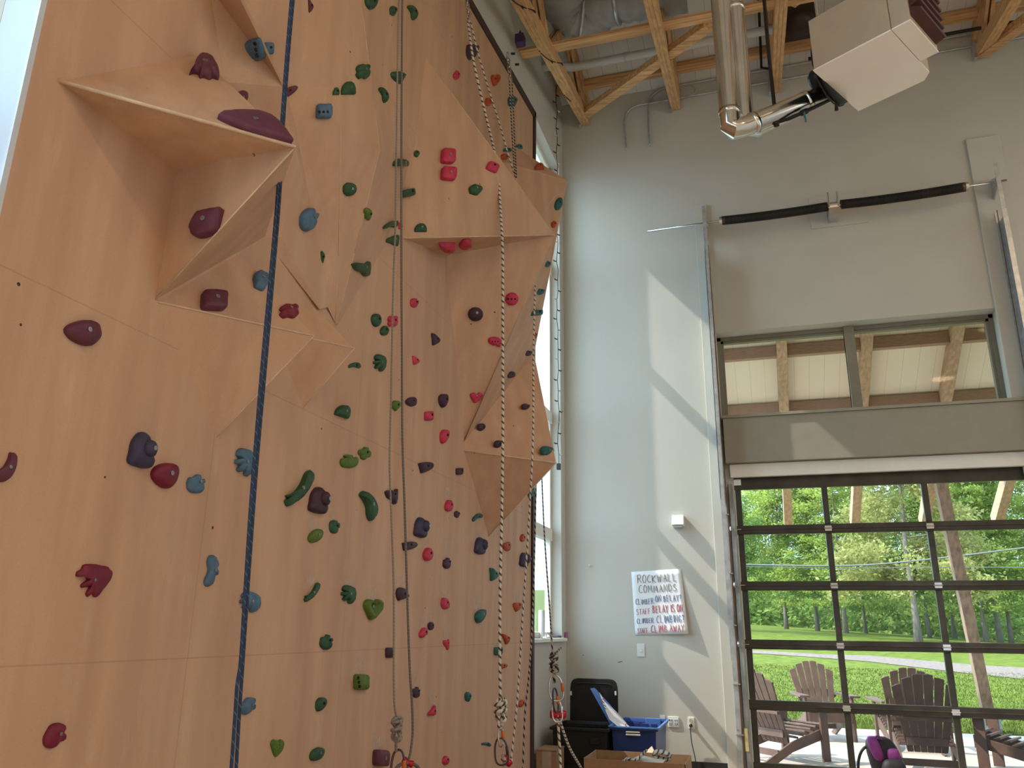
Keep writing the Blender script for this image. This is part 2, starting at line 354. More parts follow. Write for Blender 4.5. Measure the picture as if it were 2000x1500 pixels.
side_window('window_3', W3, (3.0, 5.2), (-.8,), 'bright tall window at the near end of the climbing wall')

# back wall with the big door opening and the clerestory
DX0, DX1, DZ = -0.27, 2.92, 3.20
CX0, CX1, CZ0, CZ1 = -0.36, 2.68, 3.89, 4.97
bw = MB(); y0, y1 = YB, YB + 0.35
bw.box((XL - .2, y0, 0), (CX0, y1, 8.85)); bw.box((DX0, y0, DZ), (DX1, y1, CZ0)); bw.box((CX0, y0, 0), (DX0, y1, CZ0))
bw.box((CX0, y0, CZ1), (CX1, y1, 8.85)); bw.box((CX1, y0, CZ0), (6.5, y1, 8.85)); bw.box((DX1, y0, 0), (6.5, y1, CZ0))
struct(bw.build('wall_back', PAINT))
struct(MB().box((XL, YB - .012, 0), (DX0 - .12, YB, 0.165)).build('baseboard_back', mat('black_vinyl_base', (0.02, 0.02, 0.02), 0.5), bevel=.003))
t = thing('window_1', 'wide two-pane clerestory window above the glazed door', 'window', ((CX0 + CX1) / 2, YB, CZ0)); struct(t)
fr = MB(); ya, yb = YB + .19, YB + .28; mx_ = 1.16
for x0, x1 in ((CX0, mx_ + .02), (mx_ - .02, CX1)):
    for k, wd in enumerate((.045, .03)):
        e = k * .045; yy = ya + k * .02
        fr.box((x0 + e, yy, CZ0 + e), (x0 + e + wd, yb, CZ1 - e)); fr.box((x1 - e - wd, yy, CZ0 + e), (x1 - e, yb, CZ1 - e))
        fr.box((x0 + e, yy, CZ1 - e - wd), (x1 - e, yb, CZ1 - e)); fr.box((x0 + e, yy, CZ0), (x1 - e, yb, CZ0 + e * .3 + wd * .5))
fr.box((mx_ - .055, ya - .03, CZ0), (mx_ + .055, yb, CZ1))
fr.build('window_frame', WFRAME, t)
for x0, x1 in ((CX0 + .07, mx_ - .06), (mx_ + .06, CX1 - .07)): MB().box((x0, ya + .05, CZ0 + .02), (x1, ya + .056, CZ1 - .07)).build('pane', GLASS, t)
# header beam casing and lintel under the clerestory
o = struct(MB().box((CX0 + .02, YB - .13, 3.335), (DX1 + .02, YB, CZ0 - .03)).box((CX0, YB - .15, CZ0 - .03), (DX1 + .04, YB + .1, CZ0 + .004)).build('trim_1', HEADP, bevel=.004)); tag(o, 'boxed grey header beam between the clerestory and the glazed door', 'beam', kind='structure')
o = struct(MB().box((CX0 + .06, YB - .06, DZ - .02), (DX1 - .02, YB, 3.33)).build('trim_2', WHITE, bevel=.004)); tag(o, 'pale lintel board along the top of the glazed door', 'trim', kind='structure')
o = struct(MB().box((-.525, YB - .045, 0.0), (-.375, YB, 6.72)).build('trim_3', PAINT, bevel=.004)); tag(o, 'tall pale board behind the left door track', 'trim', kind='structure')
a = atY(1895, 275); o = struct(MB().box((2.66, YB - .045, 0), (3.02, YB, a.z)).build('trim_4', PAINT, bevel=.004)); tag(o, 'tall pale board behind the right door track', 'trim', kind='structure')
pa, pb = atY(1578, 385), atY(1695, 432)
o = struct(MB().box((pa.x, YB - .018, pb.z - .02), (pb.x, YB, pa.z - .02)).build('trim_5', PAINT, bevel=.004)); tag(o, 'flat mounting board behind the centre spring bracket', 'trim', kind='structure')

# ------------------------------------------------------------------ glazed sectional door
door = thing('door_1', 'dark framed glazed sectional garage door looking onto the patio', 'door', (1.3, YB + .1, 0)); struct(door)
yd0, yd1 = YB + .05, YB + .10
rz = [DZ - .08, 2.591, 1.977, 1.361, .745, .09]
stx = [DX0 + .04, .70, 1.715, 2.74]
for i, z in enumerate(rz):
    hh = (.07, .05, .05, .05, .05, .09)[i]
    fr = MB().box((DX0, yd0, z - hh), (DX1, yd1, z + hh))
    if 0 < i < 5: fr.box((DX0, yd0 - .008, z - .006), (DX1, yd0, z + .006)).box((DX0, yd0 - .004, z - hh), (DX1, yd0, z - hh + .012))
    fr.build('rail', BRONZE, door, bevel=.004)
for x in stx:
    for i in range(5):
        hw = .035 if 0 < x - DX0 - .05 else .05
        MB().box((x - .032, yd0 + .002, rz[i + 1] + .05), (x + .032, yd1, rz[i] - .05)).build('stile', BRONZE, door, bevel=.006)
for i in range(5):
    for k in range(3):
        MB().box((stx[k] + .03, yd0 + .025, rz[i + 1] + .05), (stx[k + 1] - .03, yd0 + .031, rz[i] - .05)).build('pane', GLASS, door)
for z in rz[1:5]:
    for x in stx[1:]:
        h = MB().box((x - .035, yd0 - .016, z - .028), (x + .035, yd0, z - .006)).box((x - .035, yd0 - .016, z + .006), (x + .035, yd0, z + .028))
        h.tube([(x - .042, yd0 - .014, z), (x + .042, yd0 - .014, z)], .008, 8); h.build('hinge', STEEL, door)
MB().box((stx[0] - .05, yd0 - .02, rz[0] - .02), (stx[0] + .04, yd0, rz[0] + .05)).build('top_bracket', STEEL, door)
MB().box((DX0, yd0, 0), (DX1, yd1, .03)).build('bottom_seal', BLACK, door)

# door hardware: tracks, springs
def door_track(name, xs, flip, label, ztop):
    s = -1 if flip else 1
    t = thing(name, label, 'door track', (xs, YB - .2, 0))
    # angle iron standing off the wall
    MB().box((xs, YB - .30, 2.9), (xs + .006, YB - .045, ztop - .6)).box((xs, YB - .30, 1.2), (xs + s * .045, YB - .294, ztop)).box((xs, YB - .06, 0), (xs + s * .05, YB - .045, ztop - .5)).build('angle_iron', GALV, t)
    # rolled track channel carrying the rollers
    x2 = xs + s * .10
    MB().box((x2 - .02, YB - .075, 0), (x2 + .03, YB - .065, 3.1)).box((x2 - .02, YB - .075, 0), (x2 - .014, YB - .02, 3.1)).box((x2 + .024, YB - .10, 0), (x2 + .03, YB - .02, 3.1)).build('track_channel', mat('aged_galvanised', (0.33, 0.34, 0.33), .45, .6, var=.25), t)
    MB().tube([(xs + s * .055, YB - .08, 0.1), (xs + s * .055, YB - .085, 3.2), (xs + s * .04, YB - .12, 6.1)], .005, 6).build('lift_cable', mat('rusty_cable', (.22, .11, .07), .6, .4), t)
    for z in (0.45, .95, 1.55, 2.1, 2.75):
        MB().box((xs - .004, YB - .09, z), (xs + s * .075, YB - .04, z + .012)).lathe((xs + s * .02, YB - .07, z + .05), [(.012, 0), (.012, .02), (.006, .02), (.006, .03)], 8, (0, -1, 0)).build('track_bracket', STEEL, t)
    for z in (1.36, 1.98, 2.59):
        MB().lathe((x2 - .02, YB - .085, z), [(.028, -.008), (.034, 0), (.028, .008)], 14, (1, 0, 0)).tube([(x2 - .03, YB - .085, z), (x2 + .09, YB - .03, z)], .006, 6).build('roller', STEEL, t)
    return t
tr = door_track('door_track', -.415, False, 'left galvanised door track rising beside the sunlit wall patch', 6.55)
sg = MB().box((-.335, YB - .079, .30), (-.30, YB - .0765, .52)); sg.build('warning_sticker', mat('yellow_sticker', (.62, .50, .22), .6, var=.1), tr)
door_track('door_track', 2.86, True, 'right galvanised door track at the edge of the frame', 6.60)
# extra outward angle of the right track, seen in front of the wall
sp = thing('torsion_spring_shaft', 'long shaft with two black torsion springs above the clerestory window', 'torsion spring', (1.2, YB - .2, 6.0))
ys_ = YB - .24
L0 = atY(1265, 452, ys_); L1 = atY(1410, 431, ys_); M0 = atY(1628, 402, ys_); R0 = atY(1885, 365, ys_); R1 = atY(1966, 352, ys_)
zz = (L0.z + R1.z) / 2
MB().tube([L0, L1, (M0.x, ys_, M0.z), R0, R1], .0125, 10).build('shaft', STEEL, sp, True)
def coil(a, b, sag):
    n_ = 96; pts = []; a = Vector(a); b = Vector(b); L_ = (b - a).length; d = (b - a).normalized()
    mb = MB(); base = []
    for i in range(25):
        t_ = i / 24; base.append(a.lerp(b, t_) + Vector((0, 0, -sag * 4 * t_ * (1 - t_))))
    mb.tube(base, .046, 16)
    for i in range(n_ * 10 + 1):
        t_ = i / (n_ * 10); c_ = a.lerp(b, t_) + Vector((0, 0, -sag * 4 * t_ * (1 - t_))); an = i * 2 * math.pi / 10
        pts.append(c_ + Vector((0, math.cos(an), math.sin(an))) * .050)
    mb.tube(pts, .0075, 5); return mb
SPRM = mat('oiled_black_spring', (.030, .027, .022), .5, .4, var=.3)
coil(L1, (M0.x - .07, ys_, M0.z), .012).build('spring', SPRM, sp, True)
coil((M0.x + .08, ys_, M0.z + .005), R0, .015).build('spring', SPRM, sp, True)
for p_ in (L1, R0): MB().lathe(p_, [(.052, -.03), (.052, .03)], 14, (1, 0, 0)).build('winding_cone', STEEL, sp)
br = MB().box((M0.x - .06, ys_ - .03, M0.z - .11), (M0.x + .05, ys_ + .22, M0.z - .02)).box((M0.x - .06, ys_ - .05, M0.z - .03), (M0.x - .045, ys_ + .22, M0.z + .10)).box((M0.x + .04, ys_ - .05, M0.z - .03), (M0.x + .055, ys_ + .22, M0.z + .10)).lathe((M0.x - .06, ys_, M0.z), [(.045, 0), (.045, .11)], 14, (1, 0, 0))
for dx in (-.052, .047): br.tube([(M0.x + dx, ys_ - .03, M0.z + .08), (M0.x + dx, ys_ - .03, M0.z + .17)], .008, 6)
br.build('centre_bracket', STEEL, sp)
for x_, z_, nm in ((-.385, L1.z - .035, 'bearing_plate'), (2.83, R1.z - .01, 'bearing_plate')):
    MB().prism([(x_, YB - .045, z_ - .12), (x_, YB - .045, z_ + .14), (x_, ys_ - .05, z_ + .05), (x_, ys_ - .05, z_ - .04)], (.012, 0, 0)).lathe((x_ - .02, ys_, z_), [(.04, 0), (.04, .05)], 14, (1, 0, 0)).build(nm, GALV, sp)

# ------------------------------------------------------------------ roof trusses
TX = [-1.92, -.68, .60, 1.80, 2.98]
def truss(x, label):
    t = thing('roof_truss', label, 'roof truss', (x, YB, 8.2))
    ymin = 3.3; m_ = MB()
    for k in (-1, 0, 1):
        xx = x + k * .0415
        m_.prism([(xx - .0195, ymin, CHORD(ymin)), (xx - .0195, YB - .02, CHORD(YB)), (xx - .0195, YB - .02, CHORD(YB) + .15), (xx - .0195, ymin, CHORD(ymin) + .15)], (.039, 0, 0))
    m_.build('bottom_chord', LUMBER, t)
    m_ = MB()
    for k in (-1, 0, 1):
        xx = x + k * .0405
        m_.prism([(xx - .0195, ymin, CEIL(ymin) - .16), (xx - .0195, YB, CEIL(YB) - .16), (xx - .0195, YB, CEIL(YB) - .002), (xx - .0195, ymin, CEIL(ymin) - .002)], (.039, 0, 0))
    m_.build('top_chord', LUMBER, t)
    for ya, yb in ((YB - .18, YB - 1.15), (YB - 2.1, YB - 1.25), (YB - 2.25, YB - 3.7)):
        m_ = MB()
        for k in (-1, 1): m_.bar((x + k * .03, ya, CHORD(ya) + .10), (x + k * .03, yb, CEIL(yb) - .05), .038, .12, (0, 1, 0))
        m_.build('web', LUMBERD, t)
    for yb in (YB - 1.2,):
        MB().box((x - .066, yb - .06, CEIL(yb) - .20), (x + .066, yb + .06, CEIL(yb) - .08)).build('bracket', GALV, t)
    MB().box((x - .09, YB - .1, 8.17), (x - .058, YB - .002, 8.42)).build('bearing_bracket', GALV, t)
    return t
for x_, lb in zip(TX, ('pine roof truss wrapped with a string of lights, first from the climbing wall', 'pine roof truss ending above the two gooseneck conduits', 'pine roof truss between the steel flues and the hanging heater',
                       'pine roof truss half hidden behind the hanging heater', 'pine roof truss on the far side of the heater, nearest the right edge')): truss(x_, lb)
def lumber(name, p, q, wd, ht, label, cat, matl, group=None, up=(0, 0, 1)):
    return tag(MB().bar(p, q, wd, ht, up).build(name, matl, bevel=.003), label, cat, group)
ya = YB - 2.05; za = CHORD(ya) + .15
lumber('bridging_member', (XL, ya, za), (2.9, ya, za), .14, .038, 'long pine bridging plank laid level across the bottom chords of the trusses', 'plank', LUMBERX)
yb = atS(1250, 147, 8.53, .25).y; zb = CEIL(yb) - .07
lumber('wooden_purlin', (XL, yb, zb), (6.3, yb, zb), .09, .12, 'pine purlin under the ceiling boards nearest the back wall', 'purlin', LUMBERX)
yb2 = YB - 3.0; lumber('wooden_purlin', (XL, yb2, CEIL(yb2) - .07), (6.3, yb2, CEIL(yb2) - .07), .09, .12, 'pine purlin under the ceiling above the grey duct', 'purlin', LUMBERX)
p_ = Vector((TX[0] + .06, YB - .3, CHORD(YB - .3) + .06)); q_ = Vector((-.15, ya + .1, CHORD(ya) + .12))
for k in (0, 1): pass
lumber('diagonal_brace', p_, q_, .13, .09, 'pine diagonal brace slanting from the first truss end up to the bridging plank', 'brace', LUMBERX)
p_ = Vector((TX[2] + .1, ya + .05, CHORD(ya) + .14)); q_ = Vector((1.7, ya - 1.2, CHORD(ya - 1.2) + .12))
lumber('diagonal_brace', p_, q_, .14, .038, 'pine diagonal brace above the flues at the top of the picture', 'brace', LUMBERX)
p_ = Vector((TX[4], YB - .1, CHORD(YB) + .02)); q_ = Vector((3.6, YB - 1.6, CHORD(YB - 1.6) + .05))
lumber('diagonal_brace', p_, q_, .12, .12, 'pine diagonal brace meeting the last truss near the right edge', 'brace', LUMBERX)
# pipes along the ceiling
yc = atS(1200, 116, 8.35, .25).y; zc = CEIL(yc) - .25
pp = [(XL, yc - .25, zc - .12), (XL + .12, yc - .25, zc - .12), (XL + .22, yc - .18, zc - .1), (XL + .34, yc, zc), (XL + .5, yc, zc), (6.3, yc, zc)]
pv = tag(MB().tube(pp, .055, 14).build('drain_pipe', PVC, None, True), 'white plastic pipe running level under the ceiling boards', 'pipe')
for x_ in (-1.2, -.05, 1.2): MB().lathe((x_, yc, zc), [(.062, -.04), (.062, .04)], 14, (1, 0, 0)).build('coupling', PVC, pv, True)
def conduit(pts, label, r=.013):
    o = tag(MB().tube(smooth_path(pts, 6), r, 8).build('conduit', GALV, None, True), label, 'conduit'); return o
e = YB - .03
a = [atY(*q, e) for q in ((1223, 292), (1221, 262), (1220, 238), (1226, 218), (1245, 206), (1280, 200), (1312, 194))]
zt = a[-1].z; a += [Vector((x_, e, zt + (x_ + .8) * .004)) for x_ in (.5, 2.5, 4.5)]
conduit(a, 'bent steel conduit on the back wall, lower and longer of the two goosenecks')
a = [atY(*q, e) for q in ((1269, 285), (1267, 250), (1266, 212), (1270, 192), (1284, 179), (1310, 170))]
zt = a[-1].z; a += [Vector((x_, e, zt)) for x_ in (.5, 2.5, 4.5)]
conduit(a, 'bent steel conduit on the back wall, higher gooseneck beside the second truss')
for q, lb in (((1340, 178), 'loop of grey cable hanging by the conduits, larger'), ((1318, 180), 'loop of grey cable hanging by the conduits, smaller')):
    c_ = atY(*q, YB - .08); R_ = .12 if 'larger' in lb else .085
    tag(MB().tube([c_ + Vector((R_ * math.cos(t_ * .35), 0, R_ * .8 * math.sin(t_ * .35))) for t_ in range(-5, 6)], .007, 6).build('cable_loop', GALV, None, True), lb, 'cable')
for z_, yy, lb in ((8.38, YB - .35, 'dark sprinkler pipe running along the top of the back wall to the right edge'),):
    tag(MB().tube([(1.0, yy, z_), (6.3, yy, z_)], .022, 10).build('sprinkler_pipe', BLACKP, None, True), lb, 'pipe')
# big insulated duct near the first trusses
DUCT = mat('grey_duct_wrap', (0.34, 0.33, 0.31), .55, .1, var=.25, scale=3, bump=.4)
yd = 6.3
def cpt(px, py, off): p = atS(px, py, 8.6 - off, .25); return p
dp = [cpt(1090, -60, .42), cpt(1098, -10, .42), cpt(1112, 22, .42), cpt(1150, 30, .42), cpt(1190, 5, .42), cpt(1260, -8, .42), cpt(1340, -22, .42)]
pts = smooth_path(dp, 9); rr = [.26 + .012 * math.sin(i * 1.9) + .006 * math.sin(i * 5.1) for i in range(len(pts))]
du = tag(MB().tube(pts, rr, 22).build('air_duct', DUCT, None, True), 'grey insulated air duct curving along the ceiling above the first trusses', 'duct')
for k in (24, 38): 
    if k < len(pts) - 1: MB().lathe(pts[k], [(.28, -.02), (.285, 0), (.28, .02)], 22, pts[k + 1] - pts[k - 1]).build('strap', GALV, du, True)

# ------------------------------------------------------------------ unit heater with flue and gas line
ZH = 5.2
hA, hB, hE, hC_ = atZ(1589, 136, ZH), atZ(1740, 57, ZH), atZ(1670, 217, ZH), atZ(1813, 102, ZH)
ux = (hB - hA).normalized(); uy = Vector((-ux.y, ux.x, 0)); Lx = (hB - hA).dot(ux); Wy = (hE - hA).dot(uy)
def hp(a, b, c): return hA + ux * a + uy * b + Vector((0, 0, c))
d_ = ray(1577, 50); tt = (hA - CAM).to_2d().dot(Vector((d_.x, d_.y))) / Vector((d_.x, d_.y)).length_squared; HH = (CAM + d_ * tt).z - ZH
HH = max(.4, HH)
ht = thing('unit_heater', 'tan gas unit heater with pale underside hanging from the trusses', 'heater', tuple(hA))
TAN = mat('tan_heater_enamel', (.45, .37, .27), .4, .1, var=.04); PALE = mat('pale_enamel_sheet', (.90, .83, .77), .3, .15, var=.03, scale=2, bump=.12)
cut = .06
MB().prism([hp(0, 0, .004), hp(Lx, 0, .004), hp(Lx, Wy - cut, .004), hp(Lx - cut, Wy, .004), hp(0, Wy, .004)], (0, 0, HH)).build('casing', TAN, ht, bevel=.006)
MB().prism([hp(-.004, -.004, 0), hp(Lx, -.004, 0), hp(Lx, Wy - cut, 0), hp(Lx - cut, Wy + .004, 0), hp(-.004, Wy + .004, 0)], (0, 0, -.012)).build('bottom_pan', PALE, ht, bevel=.003)
MB().prism([hp(Lx + .003, .0, .004), hp(Lx + .12, .0, .004), hp(Lx + .12, Wy * .66, .004), hp(Lx + .003, Wy * .66, .004)], (0, 0, HH)).build('outlet_section', TAN, ht, bevel=.004)
MB().prism([hp(Lx + .003, -.004, 0), hp(Lx + .124, -.004, 0), hp(Lx + .124, Wy * .66 + .004, 0), hp(Lx + .003, Wy * .66 + .004, 0)], (0, 0, -.010)).build('outlet_pan', PALE, ht, bevel=.003)
LOUV = mat('maroon_louvre_enamel', (.075, .022, .017), .45, .1, var=.2)
for k in range(5):
    z_ = .04 + k * (HH - .06) / 5
    MB().prism([hp(Lx + .12, .02, z_), hp(Lx + .12, .02, z_ + .07), hp(Lx + .19, .02, z_ + .03), hp(Lx + .185, .02, z_ + .02)], uy * (Wy * .66 - .04)).build('louvre', LOUV, ht)
fan = MB(); cc = hp(-.03, Wy * .5, HH * .42)
for r_ in (.07, .12, .17, .22, .25):
    fan.tube([cc + (uy * math.cos(k * math.pi / 14) + Vector((0, 0, 1)) * math.sin(k * math.pi / 14)) * r_ - ux * (.05 * (1 - r_ / .3)) for k in range(28)], .006, 5, closed=True)
for k in range(10):
    an = k * math.pi / 5; v_ = uy * math.cos(an) + Vector((0, 0, 1)) * math.sin(an)
    fan.tube([cc - ux * .05, cc + v_ * .13 - ux * .03, cc + v_ * .25], .005, 5)
fan.build('fan_guard', BLACK, ht, True)
MB().lathe(hp(.0, Wy * .5, HH * .42), [(.245, 0), (.245, -.03), (.235, -.03)], 24, ux).build('fan_shroud', BLACK, ht, True)
MB().lathe(hp(-.07, Wy * .5, HH * .42), [(.07, 0), (.075, -.08), (.05, -.11)], 16, ux).build('fan_motor', BLACK, ht, True)
for a_, b_2 in ((.05, .05), (.05, Wy - .05), (Lx - .05, .05), (Lx - .05, Wy - .05)):
    q_ = hp(a_, b_2, HH); MB().tube([q_, (q_.x, q_.y, CEIL(q_.y))], .006, 6).lathe(q_, [(.02, 0), (.02, .02), (.008, .05)], 8).build('hanger_rod', STEEL, ht)
# flues
def flue(name, pts, r, label, seams):
    m_ = MB().tube(pts, r, 20); o = m_.build(name, CHROME, None, True, auto=35); tag(o, label, 'flue pipe')
    for (a, b) in seams: MB().lathe(a, [(r + .004, -.02), (r + .004, .02)], 20, b).build('seam_band', CHROME, o, True)
    return o
ef = atZ(1622, 180, ZH + .12)
c0 = atZ(1428, 258, 4.95); dv = (ef - c0)
y_f = c0.y
vtop = Vector((c0.x, c0.y, CEIL(c0.y)))
rF = .075
elb = [Vector((c0.x, c0.y, c0.z + .16)), Vector((c0.x, c0.y, c0.z + .05)), c0 + dv.normalized() * .02 + Vector((0, 0, .01)), c0 + dv.normalized() * .10]
flue('flue_pipe', [vtop] + elb + [ef], rF, 'polished steel flue dropping from the roof and bending across to the heater', [(vtop.lerp(elb[0], .5), Vector((0, 0, 1))), (elb[0], Vector((0, 0, 1))), (c0 + dv * .22, dv), (c0 + dv * .75, dv)])
c1 = atZ(1447, 240, 4.99) + Vector((.03, .12, 0)); c1.z = 4.98
flue('flue_pipe', [Vector((c1.x, c1.y, CEIL(c1.y))), c1 + Vector((0, 0, .16)), c1 + Vector((0, 0, .04)), c1 + dv.normalized() * .08, ef + Vector((.0, .16, .10))], rF * .9, 'polished steel flue standing just behind the front flue', [(c1 + Vector((0, 0, 1.1)), Vector((0, 0, 1)))])
# gas line
gpx = [(1491, -20), (1500, 90), (1512, 205), (1516, 240), (1540, 232), (1570, 219), (1600, 205), (1632, 190), (1634, 215)]
gy = hp(-.1, Wy * .9, 0).y
gpts = [atY(*q, gy - .25 + .00025 * max(0, q[0] - 1516)) for q in gpx]
gp = tag(MB().tube(gpts, .014, 10).build('gas_pipe', BLACKP, None, True), 'thin black gas pipe hanging down and running to the heater', 'pipe')
for k in (3, 5, 7): MB().lathe(gpts[k], [(.021, -.025), (.021, .025)], 10, gpts[k] - gpts[k - 1]).build('fitting', BLACKP, gp, True)
vv = gpts[5]; MB().bar(vv, vv + Vector((.005, -.02, -.09)), .03, .012, (1, 0, 0)).build('valve_handle', mat('teal_valve_handle', (.03, .16, .19), .4), gp, bevel=.004)
a = [atS(*q, 8.45, .25) for q in ((1481, -15), (1484, 60), (1487, 132), (1500, 134), (1512, 132))]
tag(MB().tube(a, .016, 8).build('gas_pipe', BLACKP, None, True), 'thin black pipe dropping beside the third truss behind the flues', 'pipe')
# dark fan box beyond the heater
c_ = atS(1556, 30, 8.0, .25)
f2 = thing('ceiling_fan_unit', 'dark round-backed blower unit hanging behind the heater', 'blower', tuple(c_))
MB().box(c_ + Vector((-.19, -.12, -.16)), c_ + Vector((.19, .25, .6))).build('housing', BROWNSTEEL, f2, bevel=.02)
MB().lathe(c_ + Vector((0, -.05, -.16)), [(.19, .02), (.18, -.05), (.12, -.09), (.0, -.1)], 20, (0, 0, 1)).build('round_base', BROWNSTEEL, f2, True)
for dx in (-.15, .15):
    q_ = c_ + Vector((dx, .1, .6)); MB().tube([q_, (q_.x, q_.y, CEIL(q_.y))], .007, 6).build('hanger_rod', STEEL, f2)

# ================================================================== CLIMBING WALL
cw = thing('climbing_wall', 'tall tan plywood climbing wall with faceted overhanging volumes', 'climbing wall', (XW, 4.5, 0))
EY0, EY1 = 1.596, 7.42
ztop = lambda y: 6.98 - .14 * (EY1 - y)
prof = [(EY0, 0), (EY1, 0), (EY1, ztop(EY1)), (EY0, ztop(EY0))]
BV_v, BV_f = [], []
def reg(mb):
    o = len(BV_v); BV_v.extend(mb.v); BV_f.extend(tuple(i + o for i in f) for f in mb.f)
pm = MB().prism([(XW, y, z) for y, z in prof], (XL + .03 - XW, 0, 0)); reg(pm); pm.build('wall_panel', PLY, cw)
DKB = mat('dark_brown_edge_board', (.045, .026, .026), .5, var=.2)
eb = MB(); q = [(EY1, 0), (EY1, ztop(EY1)), (EY0, ztop(EY0))]
eb.box((XL, EY1, 0), (XW + .02, EY1 + .07, ztop(EY1) + .07))
eb.prism([(XL, EY1 + .07, ztop(EY1)), (XL, EY0, ztop(EY0)), (XL, EY0, ztop(EY0) + .085), (XL, EY1 + .07, ztop(EY1) + .085)], (XW + .02 - XL, 0, 0))
eb.build('edge_board', DKB, cw, bevel=.004)
MB().box((XL, EY1 + .072, 0), (XW - .02, EY1 + .10, 6.2)).build('edge_angle', GALV, cw)
MB().box((XL, EY0 - .02, 0), (XW, EY0, ztop(EY0))).build('end_board', mat('blue_window_light_end_board', (.55, .60, .70), .6, var=.03), cw)  # blue of the window light put into the board's colour

def W(px, py): return atX(px, py, XW - .004)
def A(px, py, X): return atX(px, py, X)
def facets(vs, fs, beads=()):
    m_ = MB()
    for f in fs: m_.add([vs[k] for k in f], [tuple(range(len(f)))])
    reg(m_)
    bm = bmesh.new(); vv = {k: bm.verts.new(p) for k, p in vs.items()}
    for f in fs:
        try: bm.faces.new([vv[k] for k in f])
        except ValueError: pass
    bmesh.ops.triangulate(bm, faces=[f for f in bm.faces if len(f.verts) > 3])
    bmesh.ops.recalc_face_normals(bm, faces=bm.faces)
    me = bpy.data.meshes.new('volume'); bm.to_mesh(me); bm.free(); me.materials.append(PLYV)
    o = bpy.data.objects.new('volume', me); C.objects.link(o); o.parent = cw; o.matrix_parent_inverse = Matrix.Translation(cw.location).inverted()
    for a, b, r in beads: MB().tube([vs[a], vs[b]], r, 6).build('seam_tape', TAPE, o, True)
    return o
TAPE = mat('worn_pale_seam', (.62, .46, .33), .6, var=.15, scale=18)
# volume with the big pointed prow, upper part of the near end
v = dict(P1=W(112, 157), P2=W(340, 332), P3=W(302, 587), S=W(467, 492), R=W(517, 463), T=W(388, 106), A=A(577, 287, -1.56))
facets(v, [('P1', 'A', 'T'), ('P1', 'P2', 'A'), ('P2', 'P3', 'A'), ('P3', 'S', 'A'), ('S', 'R', 'A'), ('R', 'T', 'A')], [('P1', 'A', .007), ('P3', 'A', .003)])
v = dict(P3=W(301, 588), S=W(467, 492), Q=W(420, 856), B=A(613, 656, -1.85))
facets(v, [('P3', 'S', 'B'), ('P3', 'B', 'Q'), ('S', 'B', 'Q')], [('P3', 'B', .004), ('B', 'Q', .003)])
v = dict(N=W(530, 645), G=W(605, 592), J=W(590, 799), Cc=A(692, 680, -1.90))
facets(v, [('N', 'Cc', 'G'), ('N', 'J', 'Cc'), ('G', 'J', 'Cc')], [('N', 'Cc', .003), ('Cc', 'J', .003)])
# fan of long folded ridges
rows = [[(405, -30, None), (455, -30, -1.93), (464, -30, -2.06), (597, -30, -1.99), (701, -30, -1.93), (690, -30, None)],
        [(436, 160, None), (553, 170, -1.95), (557, 172, -2.05), (650, 170, -1.93), (727, 173, -1.88), (712, 173, None)],
        [(500, 300, None), (566, 245, -1.98), (576, 240, -2.04), (666, 240, -1.90), (742, 293, -1.83), (806, 300, None)],
        [(515, 465, None), (551, 463, -2.065), (610, 417, -2.07), (661, 500, -2.035), (692, 495, -2.01), (752, 483, None)],
        [(612, 593, None), (624, 604, -2.085), (640, 600, -2.09), (655, 632, -2.098), (658, 636, -2.098), (661, 638, None)]]
v = {}; fs = []
for i, r in enumerate(rows):
    for j, (x, y, X) in enumerate(r): v[(i, j)] = W(x, y) if X is None else A(x, y, X)
for i in range(4):
    for j in range(5):
        fs.append(((i, j), (i, j + 1), (i + 1, j + 1))); fs.append(((i, j), (i + 1, j + 1), (i + 1, j)))
facets(v, fs, [((i, 4), (i + 1, 4), .0022) for i in range(4)] + [((i, 3), (i + 1, 3), .002) for i in range(1, 4)])
# the big far bulge: leaning upper face, ledge, recess, lower beak
v = dict(U1=W(830, 110), U2=A(1083, 459, -1.38), U3=W(786, 465), N5=W(868, 499), Q5=W(907, 858), hid=W(960, 440))
facets(v, [('U1', 'U2', 'U3'), ('U3', 'U2', 'N5'), ('N5', 'U2', 'Q5'), ('U1', 'U2', 'hid'), ('hid', 'U2', 'Q5')], [('U3', 'U2', .005), ('U1', 'U2', .003), ('U2', 'Q5', .003)])
v = dict(U2=A(1083, 459, -1.382), Z=A(1043, 690, -1.80), L=A(1086, 904, -1.52), Q5=W(905, 866), q6=W(905, 880), tip=W(953, 1048), h2=W(985, 850), h1=W(960, 480))
facets(v, [('U2', 'Q5', 'L', 'Z'), ('Q5', 'q6', 'L'), ('q6', 'tip', 'L'), ('U2', 'Z', 'h1'), ('Z', 'L', 'h2'), ('L', 'tip', 'h2'), ('Z', 'h2', 'h1')], [('q6', 'L', .005), ('L', 'tip', .004)])
v = dict(K=A(1108, 353, -1.62), Fq=W(1001, 283), E=W(978, 316), I=A(1056, 418, -1.80), Z=A(1044, 688, -1.80), H=W(1022, 420), H3=W(1000, 600), I2=W(985, 400))
facets(v, [('Fq', 'K', 'E'), ('E', 'K', 'I'), ('I', 'K', 'Z'), ('E', 'I', 'I2'), ('I2', 'I', 'Z', 'H3'), ('Fq', 'K', 'H'), ('K', 'Z', 'H'), ('H', 'Z', 'H3')], [('E', 'K', .003), ('K', 'I', .003)])
BVH = BVHTree.FromPolygons([tuple(p) for p in BV_v], BV_f)


